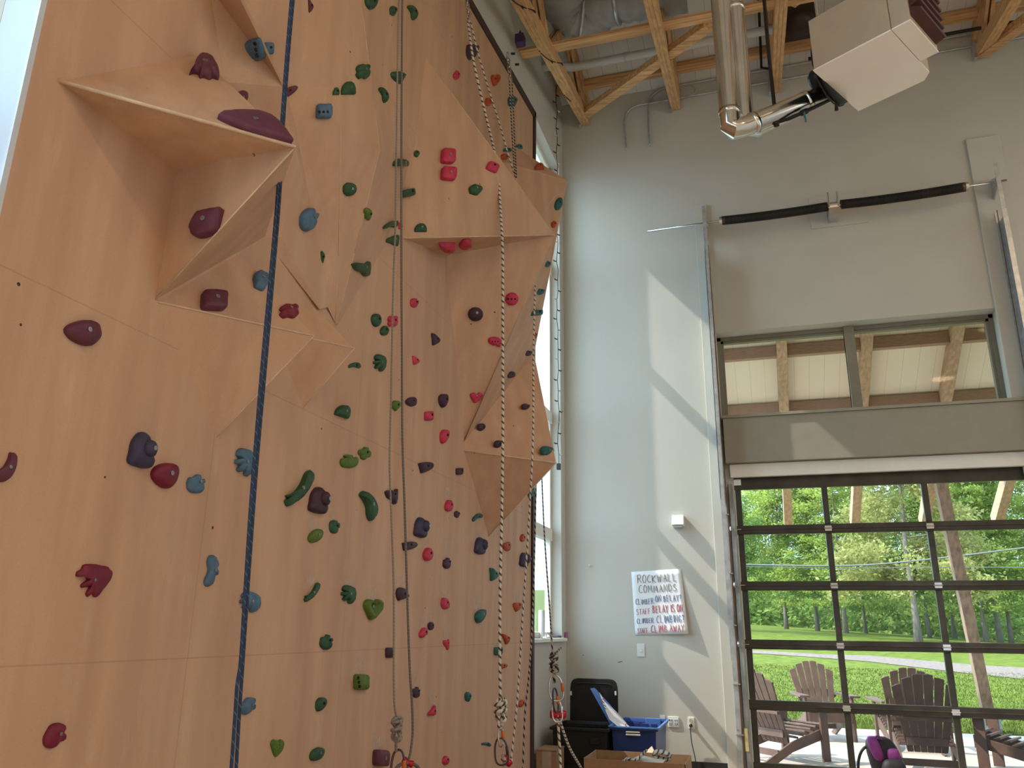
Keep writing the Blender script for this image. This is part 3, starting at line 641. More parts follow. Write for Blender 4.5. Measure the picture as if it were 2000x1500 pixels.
# ------------------------------------------------------------------ climbing holds
HC = dict(M=('maroon', (.115, .030, .055)), R=('crimson', (.165, .014, .036)), B=('dusty blue', (.075, .145, .235)), N=('indigo', (.042, .036, .080)), V=('dark violet', (.050, .022, .045)),
          G=('dark green', (.026, .080, .040)), L=('olive green', (.085, .150, .022)), T=('teal', (.020, .105, .105)), P=('pink', (.50, .035, .085)), O=('orange', (.40, .060, .022)))
HM = {k: mat('resin_' + n.replace(' ', '_'), c, .5, var=.18, scale=30, bump=.25, spec=.3) for k, (n, c) in HC.items()}
BOLT = mat('hold_bolt_steel', (.35, .34, .33), .35, .9)
HOLE = mat('bolt_hole_shadowed_socket', (.012, .010, .010), .8)
def pol(fn, n=28): return [fn(2 * math.pi * i / n) for i in range(n)]
SH = {
 'oval': pol(lambda t: (.5 * math.cos(t), .5 * math.sin(t))),
 'egg': pol(lambda t: ((.5 - .13 * math.sin(t)) * math.cos(t), .5 * math.sin(t))),
 'drop': pol(lambda t: (.5 * math.cos(t) * (1 - .82 * max(0, math.sin(t)) ** 1.3) , .5 * math.sin(t))),
 'square': pol(lambda t: (.5 * math.copysign(abs(math.cos(t)) ** .35, math.cos(t)), .5 * math.copysign(abs(math.sin(t)) ** .35, math.sin(t)))),
 'half': pol(lambda t: (.5 * math.cos(t), -.42 if math.sin(t) < -.25 else -.42 + .92 * (math.sin(t) + .25) / 1.25)),
 'lump': pol(lambda t: ((.46 + .05 * math.sin(3 * t + 1)) * math.cos(t), (.46 + .05 * math.sin(4 * t)) * math.sin(t))),
 'knob': [(-.5, .05), (-.42, .38), (-.12, .5), (.18, .44), (.2, .22), (.42, .3), (.5, .08), (.4, -.12), (.18, -.1), (.3, -.36), (.1, -.5), (-.25, -.46), (-.46, -.25)],
 'claw': [(-.28, .5), (.1, .48), (.42, .3), (.5, 0), (.42, -.3), (.2, -.5), (-.02, -.48), (-.06, -.3), (-.26, -.36), (-.42, -.26), (-.3, -.1), (-.5, -.04), (-.48, .1), (-.28, .12), (-.44, .28)],
 'hand': [(-.25, .5), (.2, .46), (.45, .35), (.5, .1), (.3, -.2), (.12, -.46), (0, -.5), (-.06, -.4), (-.18, -.5), (-.22, -.38), (-.14, -.2), (-.34, -.22), (-.36, -.12), (-.2, .02), (-.26, .12), (-.48, .12), (-.48, .26), (-.36, .34)],
 'banana': [(.42, .5), (.5, .34), (.36, .06), (.1, -.24), (-.2, -.42), (-.42, -.5), (-.5, -.34), (-.4, -.28), (-.46, -.2), (-.2, -.12), (.04, .12), (.22, .44)],
 'bean': [(-.3, .5), (0, .4), (.32, .16), (.5, -.1), (.48, -.3), (.3, -.48), (.08, -.5), (-.06, -.3), (-.1, -.05), (-.3, .2), (-.5, .36)],
 'kidney': [(.1, .5), (.42, .46), (.5, .28), (.38, .08), (.5, -.02), (.46, -.18), (.2, -.26), (.05, -.44), (-.2, -.5), (-.46, -.38), (-.5, -.1), (-.34, .2), (-.15, .42)],
 'nose': [(-.2, .42), (0, .5), (.2, .42), (.28, .2), (.5, .08), (.5, -.12), (.36, -.24), (.42, -.36), (.34, -.5), (0, -.5), (-.5, -.36), (-.46, -.05), (-.38, .22)],
 'cres': [(-.5, .42), (-.3, .5), (.05, .48), (.3, .2), (.5, -.42), (.44, -.5), (.1, -.28), (-.25, .05), (-.47, .3)],
 'shell': [(-.5, -.28), (-.36, -.06), (-.28, .34), (-.08, .5), (.16, .44), (.4, .1), (.5, -.48), (.3, -.42), (.2, -.5), (.0, -.4), (-.14, -.42), (-.2, -.26), (-.4, -.22)],
 'tri': [(-.45, .5), (.1, .2), (.5, -.1), (.3, -.3), (-.3, -.5), (-.38, 0)],
 'heart': [(0, .3), (.22, .48), (.46, .38), (.5, .12), (.3, -.2), (-.12, -.5), (-.34, -.2), (-.5, .18), (-.42, .4), (-.2, .46)],
 'wedge': [(-.5, .3), (-.2, .42), (.15, .3), (.42, .5), (.5, .3), (.44, -.4), (.2, -.5), (.0, -.25), (-.35, -.05)],
 'frog': [(-.5, -.05), (-.4, .3), (-.12, .36), (.02, .5), (.2, .44), (.18, .2), (.42, .24), (.5, .06), (.36, -.04), (.44, -.3), (.24, -.5), (-.15, -.5), (-.42, -.34)],
 'horse': [(-.1, .5), (.3, .46), (.5, .2), (.3, .12), (.46, -.04), (.42, -.14), (.06, -.12), (.1, -.4), (-.1, -.5), (-.46, -.48), (-.5, -.3), (-.24, .0), (-.3, .3)],
 'chunk': [(-.5, .2), (-.3, .5), (.1, .42), (.3, .5), (.5, .3), (.4, .05), (.5, -.2), (.25, -.5), (-.05, -.42), (-.3, -.5), (-.5, -.2), (-.4, 0)],
}
RH = random.Random(11)
def hold(px, py, w_, h_, shp, col, label, rot=0, X=None, fin=None, ht_=.36):
    """outline laid on the wall face it is bolted to, then domed outwards"""
    if X is None:
        hit = BVH.ray_cast(CAM, ray(px, py).normalized()); P, Nn = Vector(hit[0]), Vector(hit[1])
        if Nn.dot(ray(px, py)) > 0: Nn = -Nn
    else: P = atX(px, py, X); Nn = Vector((1, 0, 0))
    out = []
    ca, sa = math.cos(math.radians(rot)), math.sin(math.radians(rot))
    src = SH[shp]
    for x, y in src:
        xr, yr = x * w_, y * h_
        xr, yr = xr * ca - yr * sa, xr * sa + yr * ca
        d = ray(px + xr, py - yr); den = d.dot(Nn)
        t = (P - CAM).dot(Nn) / den if abs(den) > 1e-4 else None
        q = CAM + d * t if t and t > 0 else P
        dv_ = q - P
        if dv_.length > .35: dv_ = dv_.normalized() * .35
        out.append(P + dv_)
    if len(src) < 20: out = smooth_loop(out, 3)
    cen = sum(out, Vector()) / len(out)
    dist = sorted((p - cen).length for p in out); size = min(dist[len(dist) // 8] * 2.2, .16)
    H = max(.012, min(.075, size * ht_))
    m_ = MB(); n = len(out)
    prof_ = [(1.0, 0.0), (1.0, .30), (.94, .58), (.80, .80), (.55, .94), (.26, 1.0)]
    if fin == 'ring': prof_ = [(1.0, 0), (1.0, .4), (.92, .75), (.75, .95), (.58, .9), (.40, .45), (.2, .3)]
    if fin == 'flat': prof_ = [(1.0, 0), (1.0, .55), (.96, .78), (.88, .9), (.5, .97), (.2, 1.0)]
    up = Vector((0, 0, 1)); up = (up - Nn * up.dot(Nn))
    sh_ = up.normalized() * (size * .10) if up.length > .1 else Vector()
    jit = [1 + RH.uniform(-.03, .03) for _ in range(n)]
    for k, (s_, hh) in enumerate(prof_):
        for i, p in enumerate(out): m_.v.append(cen + (p - cen) * s_ * (jit[i] if 0 < k < 5 else 1) + Nn * (hh * H - .002) + sh_ * (hh if fin is None else 0) * (1 if s_ < .9 else .3))
    for k in range(len(prof_) - 1):
        for i in range(n): j = (i + 1) % n; m_.f.append((k * n + i, k * n + j, (k + 1) * n + j, (k + 1) * n + i))
    m_.f.append(tuple((len(prof_) - 1) * n + i for i in range(n))); m_.f.append(tuple(range(n))[::-1])
    o = m_.build('climbing_hold', HM[col], None, True, auto=60); tag(o, label, 'climbing hold', 'climbing holds bolted to the plywood wall')
    br_ = max(.005, min(.011, size * .09))
    ctr = cen + Nn * (H * (1.0 if fin != 'ring' else .3)) + (sh_ if fin is None else Vector())
    if fin == 'ball':
        e1 = up.normalized(); e2 = e1.cross(Nn); bc = cen + e1 * size * .08 + Nn * H * .75 + (ray(px + w_ * .16, py) - ray(px, py)).normalized() * size * .04
        MB().lathe(bc, [(size * .30, -H * .4), (size * .31, 0), (size * .27, H * .35), (size * .16, H * .55), (.002, H * .62)], 14, Nn).build('button', HM[col], o, True)
        MB().lathe(bc + Nn * H * .62, [(br_, -.004), (br_, .004)], 8, Nn).build('bolt', BOLT, o)
    elif fin == 'holes':
        for k in (-.25, .02, .28):
            d = ray(px + k * w_ * (ca if h_ <= w_ * 1.1 else 0) + (.2 * k * w_ if h_ > w_ else 0), py + (k * h_ if h_ > w_ * 1.1 else 0)); t = (cen + Nn * H - CAM).dot(Nn) / d.dot(Nn); q = CAM + d * t
            MB().lathe(q, [(br_ * .8, -.006), (br_ * .8, .0012)], 8, Nn).build('bolt_hole', HOLE, o)
    else:
        MB().lathe(ctr, [(br_, -.006), (br_, .0025), (br_ * .5, .0025), (br_ * .5, .0005)], 8, Nn).build('bolt', HOLE if w_ < 24 or fin == 'dark' else BOLT, o)
    return o
HOLDS = [
 # near end, beside and on the prow
 (398, 136, 58, 42, 'shell', 'M', 'maroon scalloped hold on the top face of the big prow', 0),
 (466, 194, 26, 38, 'oval', 'M', 'sliver of a maroon hold behind the upper edge of the big prow', -40, -2.04),
 (497, 253, 142, 56, 'cres', 'M', 'long maroon crescent hold along the front ridge of the big prow', 0, None, 'flat', .22),
 (410, 436, 46, 76, 'drop', 'M', 'maroon teardrop hold on the pale lower face of the big prow', -48, None, 'flat'),
 (415, 590, 48, 36, 'square', 'M', 'maroon squarish hold on the shaded face under the big prow', -3, None, 'flat'),
 (563, 610, 37, 25, 'chunk', 'R', 'crimson knobbly hold near the tip of the lower pointed volume', 0),
 (158, 650, 48, 70, 'egg', 'M', 'large maroon lemon-shaped hold on the flat wall below left of the prow', 80),
 (10, 914, 44, 60, 'bean', 'M', 'maroon hold cut by the left edge of the picture', -60),
 (319, 930, 48, 50, 'egg', 'R', 'crimson pear-shaped hold just below the large indigo one', 195),
 (182, 1134, 70, 64, 'hand', 'R', 'crimson hand-shaped hold with fingers low on the near wall', 0),
 (104, 1437, 42, 50, 'kidney', 'R', 'crimson kidney-shaped hold lowest on the near wall', 0),
 (499, 97, 34, 44, 'square', 'B', 'blue pad hold with three holes on the grey facet behind the prow', 18, None, 'holes'),
 (523, 95, 20, 24, 'square', 'B', 'sliver of a blue hold behind the edge beside the blue three-hole pad', 0),
 (632, 218, 30, 28, 'square', 'B', 'small square blue hold with holes in the folded fan', 0, None, 'holes'),
 (598, 430, 38, 38, 'kidney', 'B', 'round blue jug hold halfway down the folded fan', 40),
 (508, 550, 34, 40, 'lump', 'B', 'blue rounded hold on the shaded facet left of the blue rope', 0),
 (476, 903, 38, 54, 'claw', 'B', 'blue claw-shaped hold touching the blue rope', 0),
 (380, 945, 34, 36, 'frog', 'B', 'small blue frog-shaped hold right of the crimson pear hold', 0),
 (411, 1115, 27, 60, 'horse', 'B', 'tall narrow blue seahorse-shaped hold left of the blue rope', 0),
 (487, 1176, 40, 40, 'claw', 'B', 'blue cloud-shaped hold behind the blue rope', 0),
 (482, 1379, 27, 34, 'kidney', 'B', 'blue drop-shaped hold beside the rope near the bottom', 0),
 (273, 879, 50, 70, 'nose', 'N', 'largest indigo hold with a round button, on the near wall', 0, None, 'ball'),
 # between the blue rope and the grey rope
 (618, 977, 34, 52, 'nose', 'V', 'dark violet hold with a button beside the long green banana hold', 0, None, 'ball'),
 (582, 954, 56, 70, 'banana', 'G', 'long green banana hold slanting up to the right', 0),
 (716, 988, 32, 58, 'bean', 'G', 'green banana hold curving down beside the grey rope', 0),
 (614, 1047, 32, 22, 'oval', 'L', 'olive oval hold below the violet button hold', 42),
 (652, 1029, 20, 26, 'knob', 'G', 'small green knobbly hold above right of the olive oval', 0),
 (680, 901, 26, 34, 'knob', 'L', 'olive knobbly hold, left and lower of a close pair', 90),
 (710, 886, 21, 22, 'chunk', 'L', 'small olive hold, right and upper of a close pair', 30),
 (608, 1157, 31, 38, 'banana', 'G', 'dark green curled hold, left one of the two claws', 0),
 (679, 1161, 28, 36, 'claw', 'G', 'dark green ribbed claw hold, right one of the two claws', 0),
 (726, 1190, 35, 42, 'heart', 'L', 'olive green ring hold with a hollow beside the grey rope', 0, None, 'ring'),
 (635, 1254, 23, 29, 'frog', 'G', 'dark green hold with three knobs above the plywood joint', 0),
 (702, 1332, 25, 31, 'square', 'L', 'olive square hold low between the ropes', 0, None, 'holes'),
 (624, 1376, 18, 29, 'egg', 'G', 'small dark green egg hold low beside the vertical joint', 160),
 (540, 1461, 25, 36, 'heart', 'L', 'olive faceted hold lowest to the right of the blue rope', 0),
 (617, 1473, 32, 22, 'oval', 'G', 'dark green oval hold at the bottom beside the vertical joint', 45),
 (739, 1480, 24, 32, 'square', 'M', 'maroon square hold at the bottom left of the grey rope knot', -3, None, 'flat'),
 (668, 804, 28, 26, 'half', 'G', 'dark green half-round hold right of the brown pointed volume', -20),
 (740, 709, 24, 33, 'claw', 'G', 'dark green ribbed hold just left of the grey rope, level with the brown volume', 0),
 (692, 715, 18, 22, 'bean', 'G', 'small green hold just below the tip of the brown volume', 60),
 (732, 626, 16, 26, 'oval', 'G', 'green oval hold, upper of two near the foot of the fan', 10),
 (749, 646, 15, 19, 'egg', 'G', 'small green hold, lower of two near the foot of the fan', 0),
 (703, 525, 34, 30, 'wedge', 'G', 'dark green anvil-shaped hold near the lower fold of the fan', 0),
 (629, 502, 9, 26, 'lump', 'G', 'narrow green hold on a fold at the middle of the fan', 0),
 (680, 370, 27, 27, 'oval', 'G', 'round dark green disc hold in the fan', 0),
 (679, 174, 27, 27, 'half', 'G', 'dark green dome-shaped hold high in the fan', 0),
 (707, 141, 26, 28, 'chunk', 'G', 'green crystal-shaped hold above right of the green dome', 0),
 (656, 179, 12, 16, 'half', 'G', 'small green sliver behind a fold left of the green dome', 0),
 (723, 6, 22, 26, 'egg', 'G', 'dark green hold cut by the top edge left of the grey rope', 180),
 (766, 22, 14, 20, 'lump', 'G', 'small green hold at the top just left of the grey rope', 0),
 (803, 25, 18, 29, 'bean', 'G', 'dark green hold at the top just right of the grey rope', 0),
 (747, 186, 18, 30, 'bean', 'G', 'dark green curved hold on the flat strip left of the grey rope', 0),
 (775, 150, 20, 28, 'half', 'G', 'dark green hold half behind the grey rope near the top', 60),
 (716, 418, 12, 26, 'lump', 'L', 'light green sliver on the fold at the right of the fan', 0),
 (779, 318, 26, 16, 'half', 'G', 'flat dark green hold behind the grey rope, upper', 0),
 (813, 301, 12, 14, 'lump', 'G', 'tiny green hold at the left border of the far bulge', 0),
 (793, 378, 22, 14, 'square', 'G', 'small green block hold behind the grey rope below the tiny one', 10),
 (762, 440, 28, 18, 'bean', 'G', 'dark green flattened hold left of the grey rope above the anvil hold', 50),
 (766, 468, 24, 28, 'tri', 'G', 'dark green triangular hold crossed by the grey rope', 60),
 (781, 441, 9, 14, 'tri', 'P', 'thin pink hold peeping between the two grey rope strands', 0),
 (606, 12, 10, 26, 'tri', 'M', 'small maroon hold at the top of the fan', 0),
 (566, 178, 16, 34, 'half', 'M', 'maroon hold behind the blue rope near the prow tip', -60),
 # upper far bulge
 (821, 446, 24, 18, 'half', 'G', 'green dome hold just above the ledge of the far bulge', 0),
 (927, 372, 28, 21, 'lump', 'G', 'dark green hold in the middle of the leaning face', 0),
 (873, 307, 26, 28, 'square', 'P', 'pink square hold, upper of a stacked pair on the leaning face', -4, None, 'flat'),
 (874, 341, 28, 25, 'square', 'P', 'pink square hold, lower of a stacked pair on the leaning face', -6, None, 'flat'),
 (961, 328, 23, 16, 'square', 'P', 'pink oblong hold beside the white rope on the leaning face', -25),
 (890, 147, 12, 18, 'drop', 'P', 'small pink hold high above the leaning face', 0),
 (919, 102, 20, 31, 'half', 'V', 'violet hold behind the white rope under the first chain', 170),
 (966, 157, 16, 23, 'heart', 'O', 'orange ring-like hold near the dark sloping edge', 0, None, 'ring'),
 (953, 200, 14, 16, 'half', 'O', 'small orange hold behind the white rope', 160),
 (998, 199, 16, 23, 'lump', 'T', 'teal hold behind the ropes of the second chain', 0),
 (985, 307, 18, 13, 'lump', 'O', 'red-orange hold just past the upper edge of the leaning face', 0),
 (990, 293, 16, 8, 'half', 'T', 'flat teal hold at the root of the far pointed volume', 0),
 (1012, 287, 14, 10, 'half', 'T', 'small teal hold on the top rim of the far pointed volume', 0),
 (1053, 327, 18, 13, 'half', 'O', 'red hold on the dark top face of the far pointed volume', 0),
 (1090, 399, 14, 25, 'oval', 'T', 'teal oval hold on the outer face of the far pointed volume', -15),
 (1081, 439, 10, 13, 'oval', 'O', 'small red hold below the teal oval on the far pointed volume', 0),
 (873, 480, 32, 17, 'half', 'P', 'pink dome hold hanging under the ledge, left one', 180),
 (908, 475, 24, 19, 'kidney', 'P', 'pink jug hold hanging under the ledge, right one', 0),
 (999, 584, 25, 25, 'oval', 'P', 'round pink disc hold with bolt holes in the far recess', 0, None, 'holes'),
 (928, 614, 29, 27, 'oval', 'V', 'dark violet oval hold in the far recess', -20),
 (967, 667, 27, 20, 'kidney', 'P', 'pink bean-shaped hold with dots beside the white rope', -40, None, 'holes'),
 (930, 777, 25, 22, 'heart', 'P', 'pink heart-shaped hold low in the far recess', 0),
 (996, 732, 18, 13, 'oval', 'V', 'violet oval hold on the lower beak face, upper left', 0),
 (1030, 690, 15, 11, 'half', 'V', 'small violet hold at the notch of the far bulge', 170),
 (1026, 795, 18, 14, 'lump', 'V', 'violet hold on the beak face beside the hanging rope', 0),
 (939, 835, 14, 16, 'oval', 'V', 'small violet hold on the seam above the beak', 0),
 (972, 868, 15, 16, 'oval', 'V', 'small violet hold half behind the white rope at the beak', 0),
 (1066, 881, 26, 21, 'lump', 'T', 'teal faceted hold near the tip of the beak', 0),
 (1068, 516, 12, 13, 'lump', 'T', 'small teal hold high on the narrow outer face', 0),
 (1053, 570, 18, 12, 'half', 'T', 'teal hold on the narrow outer face, middle', 170),
 (1044, 612, 22, 10, 'square', 'T', 'flat teal hold on the narrow outer face, lower', 4),
 (1044, 655, 9, 12, 'lump', 'O', 'tiny red hold at the rim of the narrow outer face', 0),
 # lower middle field, right of the grey rope
 (808, 592, 15, 18, 'knob', 'P', 'small pink hold highest in the middle field', 0),
 (765, 628, 18, 21, 'chunk', 'P', 'small pink hold crossed by the thin grey rope strand', 0),
 (849, 663, 16, 24, 'tri', 'V', 'dark violet angular hold highest in the middle field', 0),
 (811, 704, 14, 18, 'tri', 'P', 'small pink hold below left of the highest violet one', 0),
 (801, 785, 18, 21, 'egg', 'V', 'violet rounded hold right of the thick grey strand', 90),
 (863, 783, 15, 27, 'egg', 'V', 'tall violet hold at the edge of the far recess', 180),
 (771, 793, 17, 21, 'drop', 'L', 'small olive hold between the two grey rope strands', 180),
 (835, 813, 14, 18, 'square', 'P', 'small pink block hold below the pair of violet holds', 0),
 (865, 853, 14, 28, 'egg', 'P', 'tall pink egg hold left of the beak', 170),
 (830, 912, 20, 29, 'half', 'V', 'violet shell-shaped hold below the tall pink egg', -75),
 (895, 921, 11, 13, 'square', 'V', 'tiny violet hold left of the beak edge', 0),
 (762, 970, 23, 30, 'wedge', 'V', 'dark violet notched hold crossed by the thin grey strand', 0),
 (874, 988, 13, 23, 'egg', 'P', 'pink egg hold left of the beak tip', 0),
 (891, 1005, 11, 14, 'lump', 'V', 'tiny violet hold just under the pink egg', 0),
 (931, 1011, 16, 20, 'bean', 'T', 'teal hold at the left side of the beak tip', 90),
 (818, 1030, 22, 40, 'nose', 'N', 'indigo hold with a button right of the thick grey strand', 0, None, 'ball'),
 (798, 1066, 16, 30, 'half', 'V', 'dark violet hold half behind the thick grey strand', -80),
 (833, 1083, 16, 26, 'egg', 'P', 'glossy pink egg hold below the middle indigo hold', 0),
 (871, 1100, 14, 21, 'frog', 'V', 'violet toothed hold in the middle field', 0),
 (934, 1066, 17, 33, 'nose', 'N', 'indigo hold with a button below the beak tip', 0, None, 'ball'),
 (988, 1068, 15, 18, 'half', 'O', 'orange hold right of the white rope below the beak', 200),
 (1019, 1051, 8, 15, 'egg', 'O', 'small orange hold close to the dark edge board', 0),
 (1020, 1093, 13, 28, 'nose', 'N', 'small indigo hold close to the dark edge board', 0, None, 'ball'),
 (962, 1122, 15, 26, 'tri', 'T', 'teal triangular hold left of the white rope', 0),
 (782, 1160, 21, 26, 'half', 'V', 'violet hold squeezed between the two grey strands', 20),
 (867, 1179, 14, 23, 'egg', 'P', 'pink oval hold in the middle of the lower field', 15),
 (935, 1203, 28, 17, 'egg', 'T', 'large teal egg hold in the lower field', 65),
 (1009, 1186, 16, 18, 'heart', 'O', 'orange heart-shaped hold near the striped ropes', 0),
 (840, 1223, 11, 16, 'oval', 'V', 'tiny violet oval hold above right of a pink jug', 0),
 (825, 1236, 15, 20, 'kidney', 'P', 'small pink jug hold below the tiny violet oval', 0),
 (870, 1259, 11, 21, 'wedge', 'P', 'narrow pink hold below the chalk mark', 0),
 (987, 1247, 12, 23, 'tri', 'O', 'orange angular hold beside the white rope', 20),
 (970, 1272, 12, 16, 'square', 'T', 'tiny teal hold just left of the white rope', 0),
 (981, 1301, 10, 17, 'half', 'O', 'small orange hold behind the white rope', -80),
 (759, 1275, 14, 20, 'square', 'V', 'violet square hold left of the thin grey strand', 0),
 (811, 1352, 14, 21, 'frog', 'V', 'violet knobbly hold right of the thick grey strand, low', 0),
 (912, 1361, 12, 20, 'lump', 'T', 'small teal hold low in the field left of the white rope', 0),
 (844, 1390, 14, 23, 'tri', 'P', 'pink angular hold low in the middle field', -40),
 (1017, 1374, 10, 15, 'kidney', 'O', 'small orange hold between the striped ropes, lowest', 0),
 (949, 1454, 10, 18, 'bean', 'T', 'tiny teal hold lowest near the white rope', 60),
 (869, 1485, 12, 18, 'egg', 'P', 'pink hold at the very bottom of the middle field', 0),
 (1037, 964, 15, 15, 'half', 'T', 'teal hold beside the dark edge under the beak', 20),
]
for h in HOLDS:
    a = list(h) + [0, None, None, .36][len(h) - 7:] if len(h) < 11 else list(h)
    hold(a[0], a[1], a[2], a[3], a[4], a[5], a[6], a[7], a[8], a[9], a[10])

# chalk rubbed onto the plywood above the most used holds
def chalk_mat():
    M = bpy.data.materials.new('white_chalk_smear'); M.use_nodes = True; nt = M.node_tree; N = nt.nodes; L = nt.links
    b = N['Principled BSDF']; b.inputs['Base Color'].default_value = (.72, .64, .57, 1); b.inputs['Roughness'].default_value = .95
    uv = N.new('ShaderNodeUVMap'); sx = N.new('ShaderNodeSeparateXYZ'); L.new(uv.outputs[0], sx.inputs[0])
    def mth(op, a, b_=None):
        n = N.new('ShaderNodeMath'); n.operation = op
        for i, v in enumerate((a, b_)):
            if v is None: continue
            if isinstance(v, (int, float)): n.inputs[i].default_value = v
            else: L.new(v, n.inputs[i])
        return n.outputs[0]
    u = mth('MULTIPLY', mth('MULTIPLY', sx.outputs[0], mth('SUBTRACT', 1.0, sx.outputs[0])), 4.0)
    v_ = mth('MULTIPLY', mth('MULTIPLY', sx.outputs[1], mth('SUBTRACT', 1.0, sx.outputs[1])), 4.0)
    tc = N.new('ShaderNodeTexCoord'); mp = N.new('ShaderNodeMapping'); mp.inputs['Scale'].default_value = (60, 60, 16); L.new(tc.outputs['Object'], mp.inputs[0])
    no = N.new('ShaderNodeTexNoise'); no.inputs['Scale'].default_value = 1.0; no.inputs['Detail'].default_value = 6; L.new(mp.outputs[0], no.inputs['Vector'])
    a = mth('MULTIPLY', mth('MULTIPLY', u, v_), mth('MULTIPLY', mth('SUBTRACT', no.outputs['Fac'], .28), 1.5))
    n = N.new('ShaderNodeMath'); n.operation = 'MULTIPLY'; n.use_clamp = True; n.inputs[1].default_value = .75; L.new(a, n.inputs[0]); L.new(n.outputs[0], b.inputs['Alpha'])
    return M
CHALK = chalk_mat()
for (x, y, w_, h_) in ((702, 1298, 30, 60), (727, 1162, 30, 34), (680, 1140, 26, 28), (867, 1148, 18, 52), (870, 1232, 16, 46), (932, 1180, 20, 34), (874, 966, 16, 40), (871, 1072, 18, 44), (811, 1328, 16, 40), (844, 1364, 16, 40), (612, 1024, 24, 30), (739, 1452, 24, 42), (652, 1008, 18, 26), (1009, 1166, 14, 40), (782, 1138, 20, 30), (606, 1132, 24, 30), (840, 1208, 14, 26), (825, 1214, 16, 36), (832, 1062, 16, 28), (818, 1006, 18, 26), (934, 1045, 16, 24)):
    m_ = MB(); m_.add([atX(x - w_ / 2, y + h_ / 2, XW + .0012), atX(x + w_ / 2, y + h_ / 2, XW + .0012), atX(x + w_ / 2, y - h_ / 2, XW + .0012), atX(x - w_ / 2, y - h_ / 2, XW + .0012)], [(0, 1, 2, 3)])
    m_.uv[0] = ((0, 0), (1, 0), (1, 1), (0, 1)); m_.build('chalk_mark', CHALK, cw)

# ------------------------------------------------------------------ ropes, knots, carabiners
ROPEB = rope_mat('navy_rope_with_light_tracers', (.035, .055, .105), (.11, .16, .22), 22, .10, 1)
ROPEG = rope_mat('grey_climbing_rope', (.26, .23, .20), (.19, .17, .15), 60, .3, 1)
ROPEG2 = rope_mat('darker_grey_climbing_rope', (.17, .155, .145), (.12, .11, .105), 60, .3, 1)
ROPEW = rope_mat('white_rope_with_black_flecks', (.66, .62, .56), (.09, .08, .075), 22, .34, 1)
ROPEK = rope_mat('pale_rope_with_dark_flecks', (.40, .37, .34), (.035, .03, .03), 20, .45, 1)
ORANGE = mat('orange_screw_sleeve', (.62, .14, .02), .4, .3); REDA = mat('red_anodised_metal', (.50, .02, .035), .3, .6)
DKALU = mat('dark_anodised_alloy', (.09, .075, .085), .3, .8)
def knot(c, ax, sz, r, M, parent, name='knot'):
    c = Vector(c); m_ = MB(); a = Vector((1, 0, 0)); b = Vector((0, 1, 0)) * .8 + Vector((.3, 0, 0)); b.normalize(); z = Vector((0, 0, 1))
    side = RV.copy(); dep = Vector((-side.y, side.x, 0)).normalized()
    for ph in (0, .9):
        pts = []
        for i in range(49):
            t = i / 48 * 2 * math.pi
            pts.append(c + side * (math.sin(2 * t + ph * .2) * sz * .36) + z * (math.cos(t) * sz) + dep * (math.sin(3 * t + ph) * r * 1.4) + side * (ph * r * .9))
        m_.tube(pts, r, 7, closed=True)
    for dz in (.35, -.3):
        m_.tube([c + z * (dz * sz) + side * math.cos(t * .5) * (r * 2.7) + dep * math.sin(t * .5) * (r * 2.7) + z * (t * .0016) for t in range(14)], r, 7)
    return m_.build(name, M, parent, True)
def carabiner(c, L_, wd, tilt, M, sleeve, label, yaw=0):
    c = Vector(c); s = (RV * math.cos(tilt) + Vector((0, 0, 1)) * math.sin(tilt)).normalized(); u = (Vector((0, 0, 1)) * math.cos(tilt) - RV * math.sin(tilt)).normalized()
    if yaw: q_ = Matrix.Rotation(yaw, 3, u); s = q_ @ s
    pts = []
    for i in range(32):
        t = 2 * math.pi * i / 32; cx_ = math.copysign(abs(math.cos(t)) ** .75, math.cos(t)); sy = math.copysign(abs(math.sin(t)) ** .8, math.sin(t))
        pts.append(c + s * (cx_ * wd / 2 * (1 - .15 * sy)) + u * (sy * L_ / 2))
    t_ = tag(MB().tube(pts, .0058, 8, closed=True).build('carabiner', M, None, True), label, 'carabiner', 'carabiners on the ropes')
    side = pts[2].lerp(pts[30], .5)
    MB().lathe(side - u * L_ * .17, [(.0085, 0), (.0095, .002), (.0095, L_ * .33), (.0085, L_ * .34)], 10, u).build('screw_sleeve', sleeve, t_, True)
    return t_
def rope(name_label, px_pts, X, r, M, k=6, off=(0, 0, 0)):
    pts = []
    for q in px_pts: pts.append(atX(q[0], q[1], q[2] if len(q) > 2 else X) + Vector(off))
    return tag(MB().tube(smooth_path(pts, k), r, 8).build('climbing_rope', M, None, True), name_label, 'rope')
# blue double rope: two strands side by side
XB = -1.74
t = thing('climbing_rope', 'dark blue doubled rope hanging behind the big prow to the bottom edge', 'rope', tuple(atX(510, 750, XB)))
s1 = [(577, -40), (565, 90), (554, 240), (546, 390), (532, 560), (520, 700), (504, 880), (494, 1010), (482, 1180), (474, 1300), (467, 1400), (459, 1540)]
MB().tube(smooth_path([atX(x, y, XB) for x, y in s1], 6), .0062, 8).build('strand', ROPEB, t, True)
s2 = [(572, -40), (561, 90), (550, 240), (541, 390), (526, 560), (513, 700), (498, 880), (488, 1010), (477, 1180), (470, 1290), (463, 1340), (459, 1400), (449, 1540)]
MB().tube(smooth_path([atX(x, y, XB + .004) for x, y in s2], 6), .0062, 8).build('strand', ROPEB, t, True)
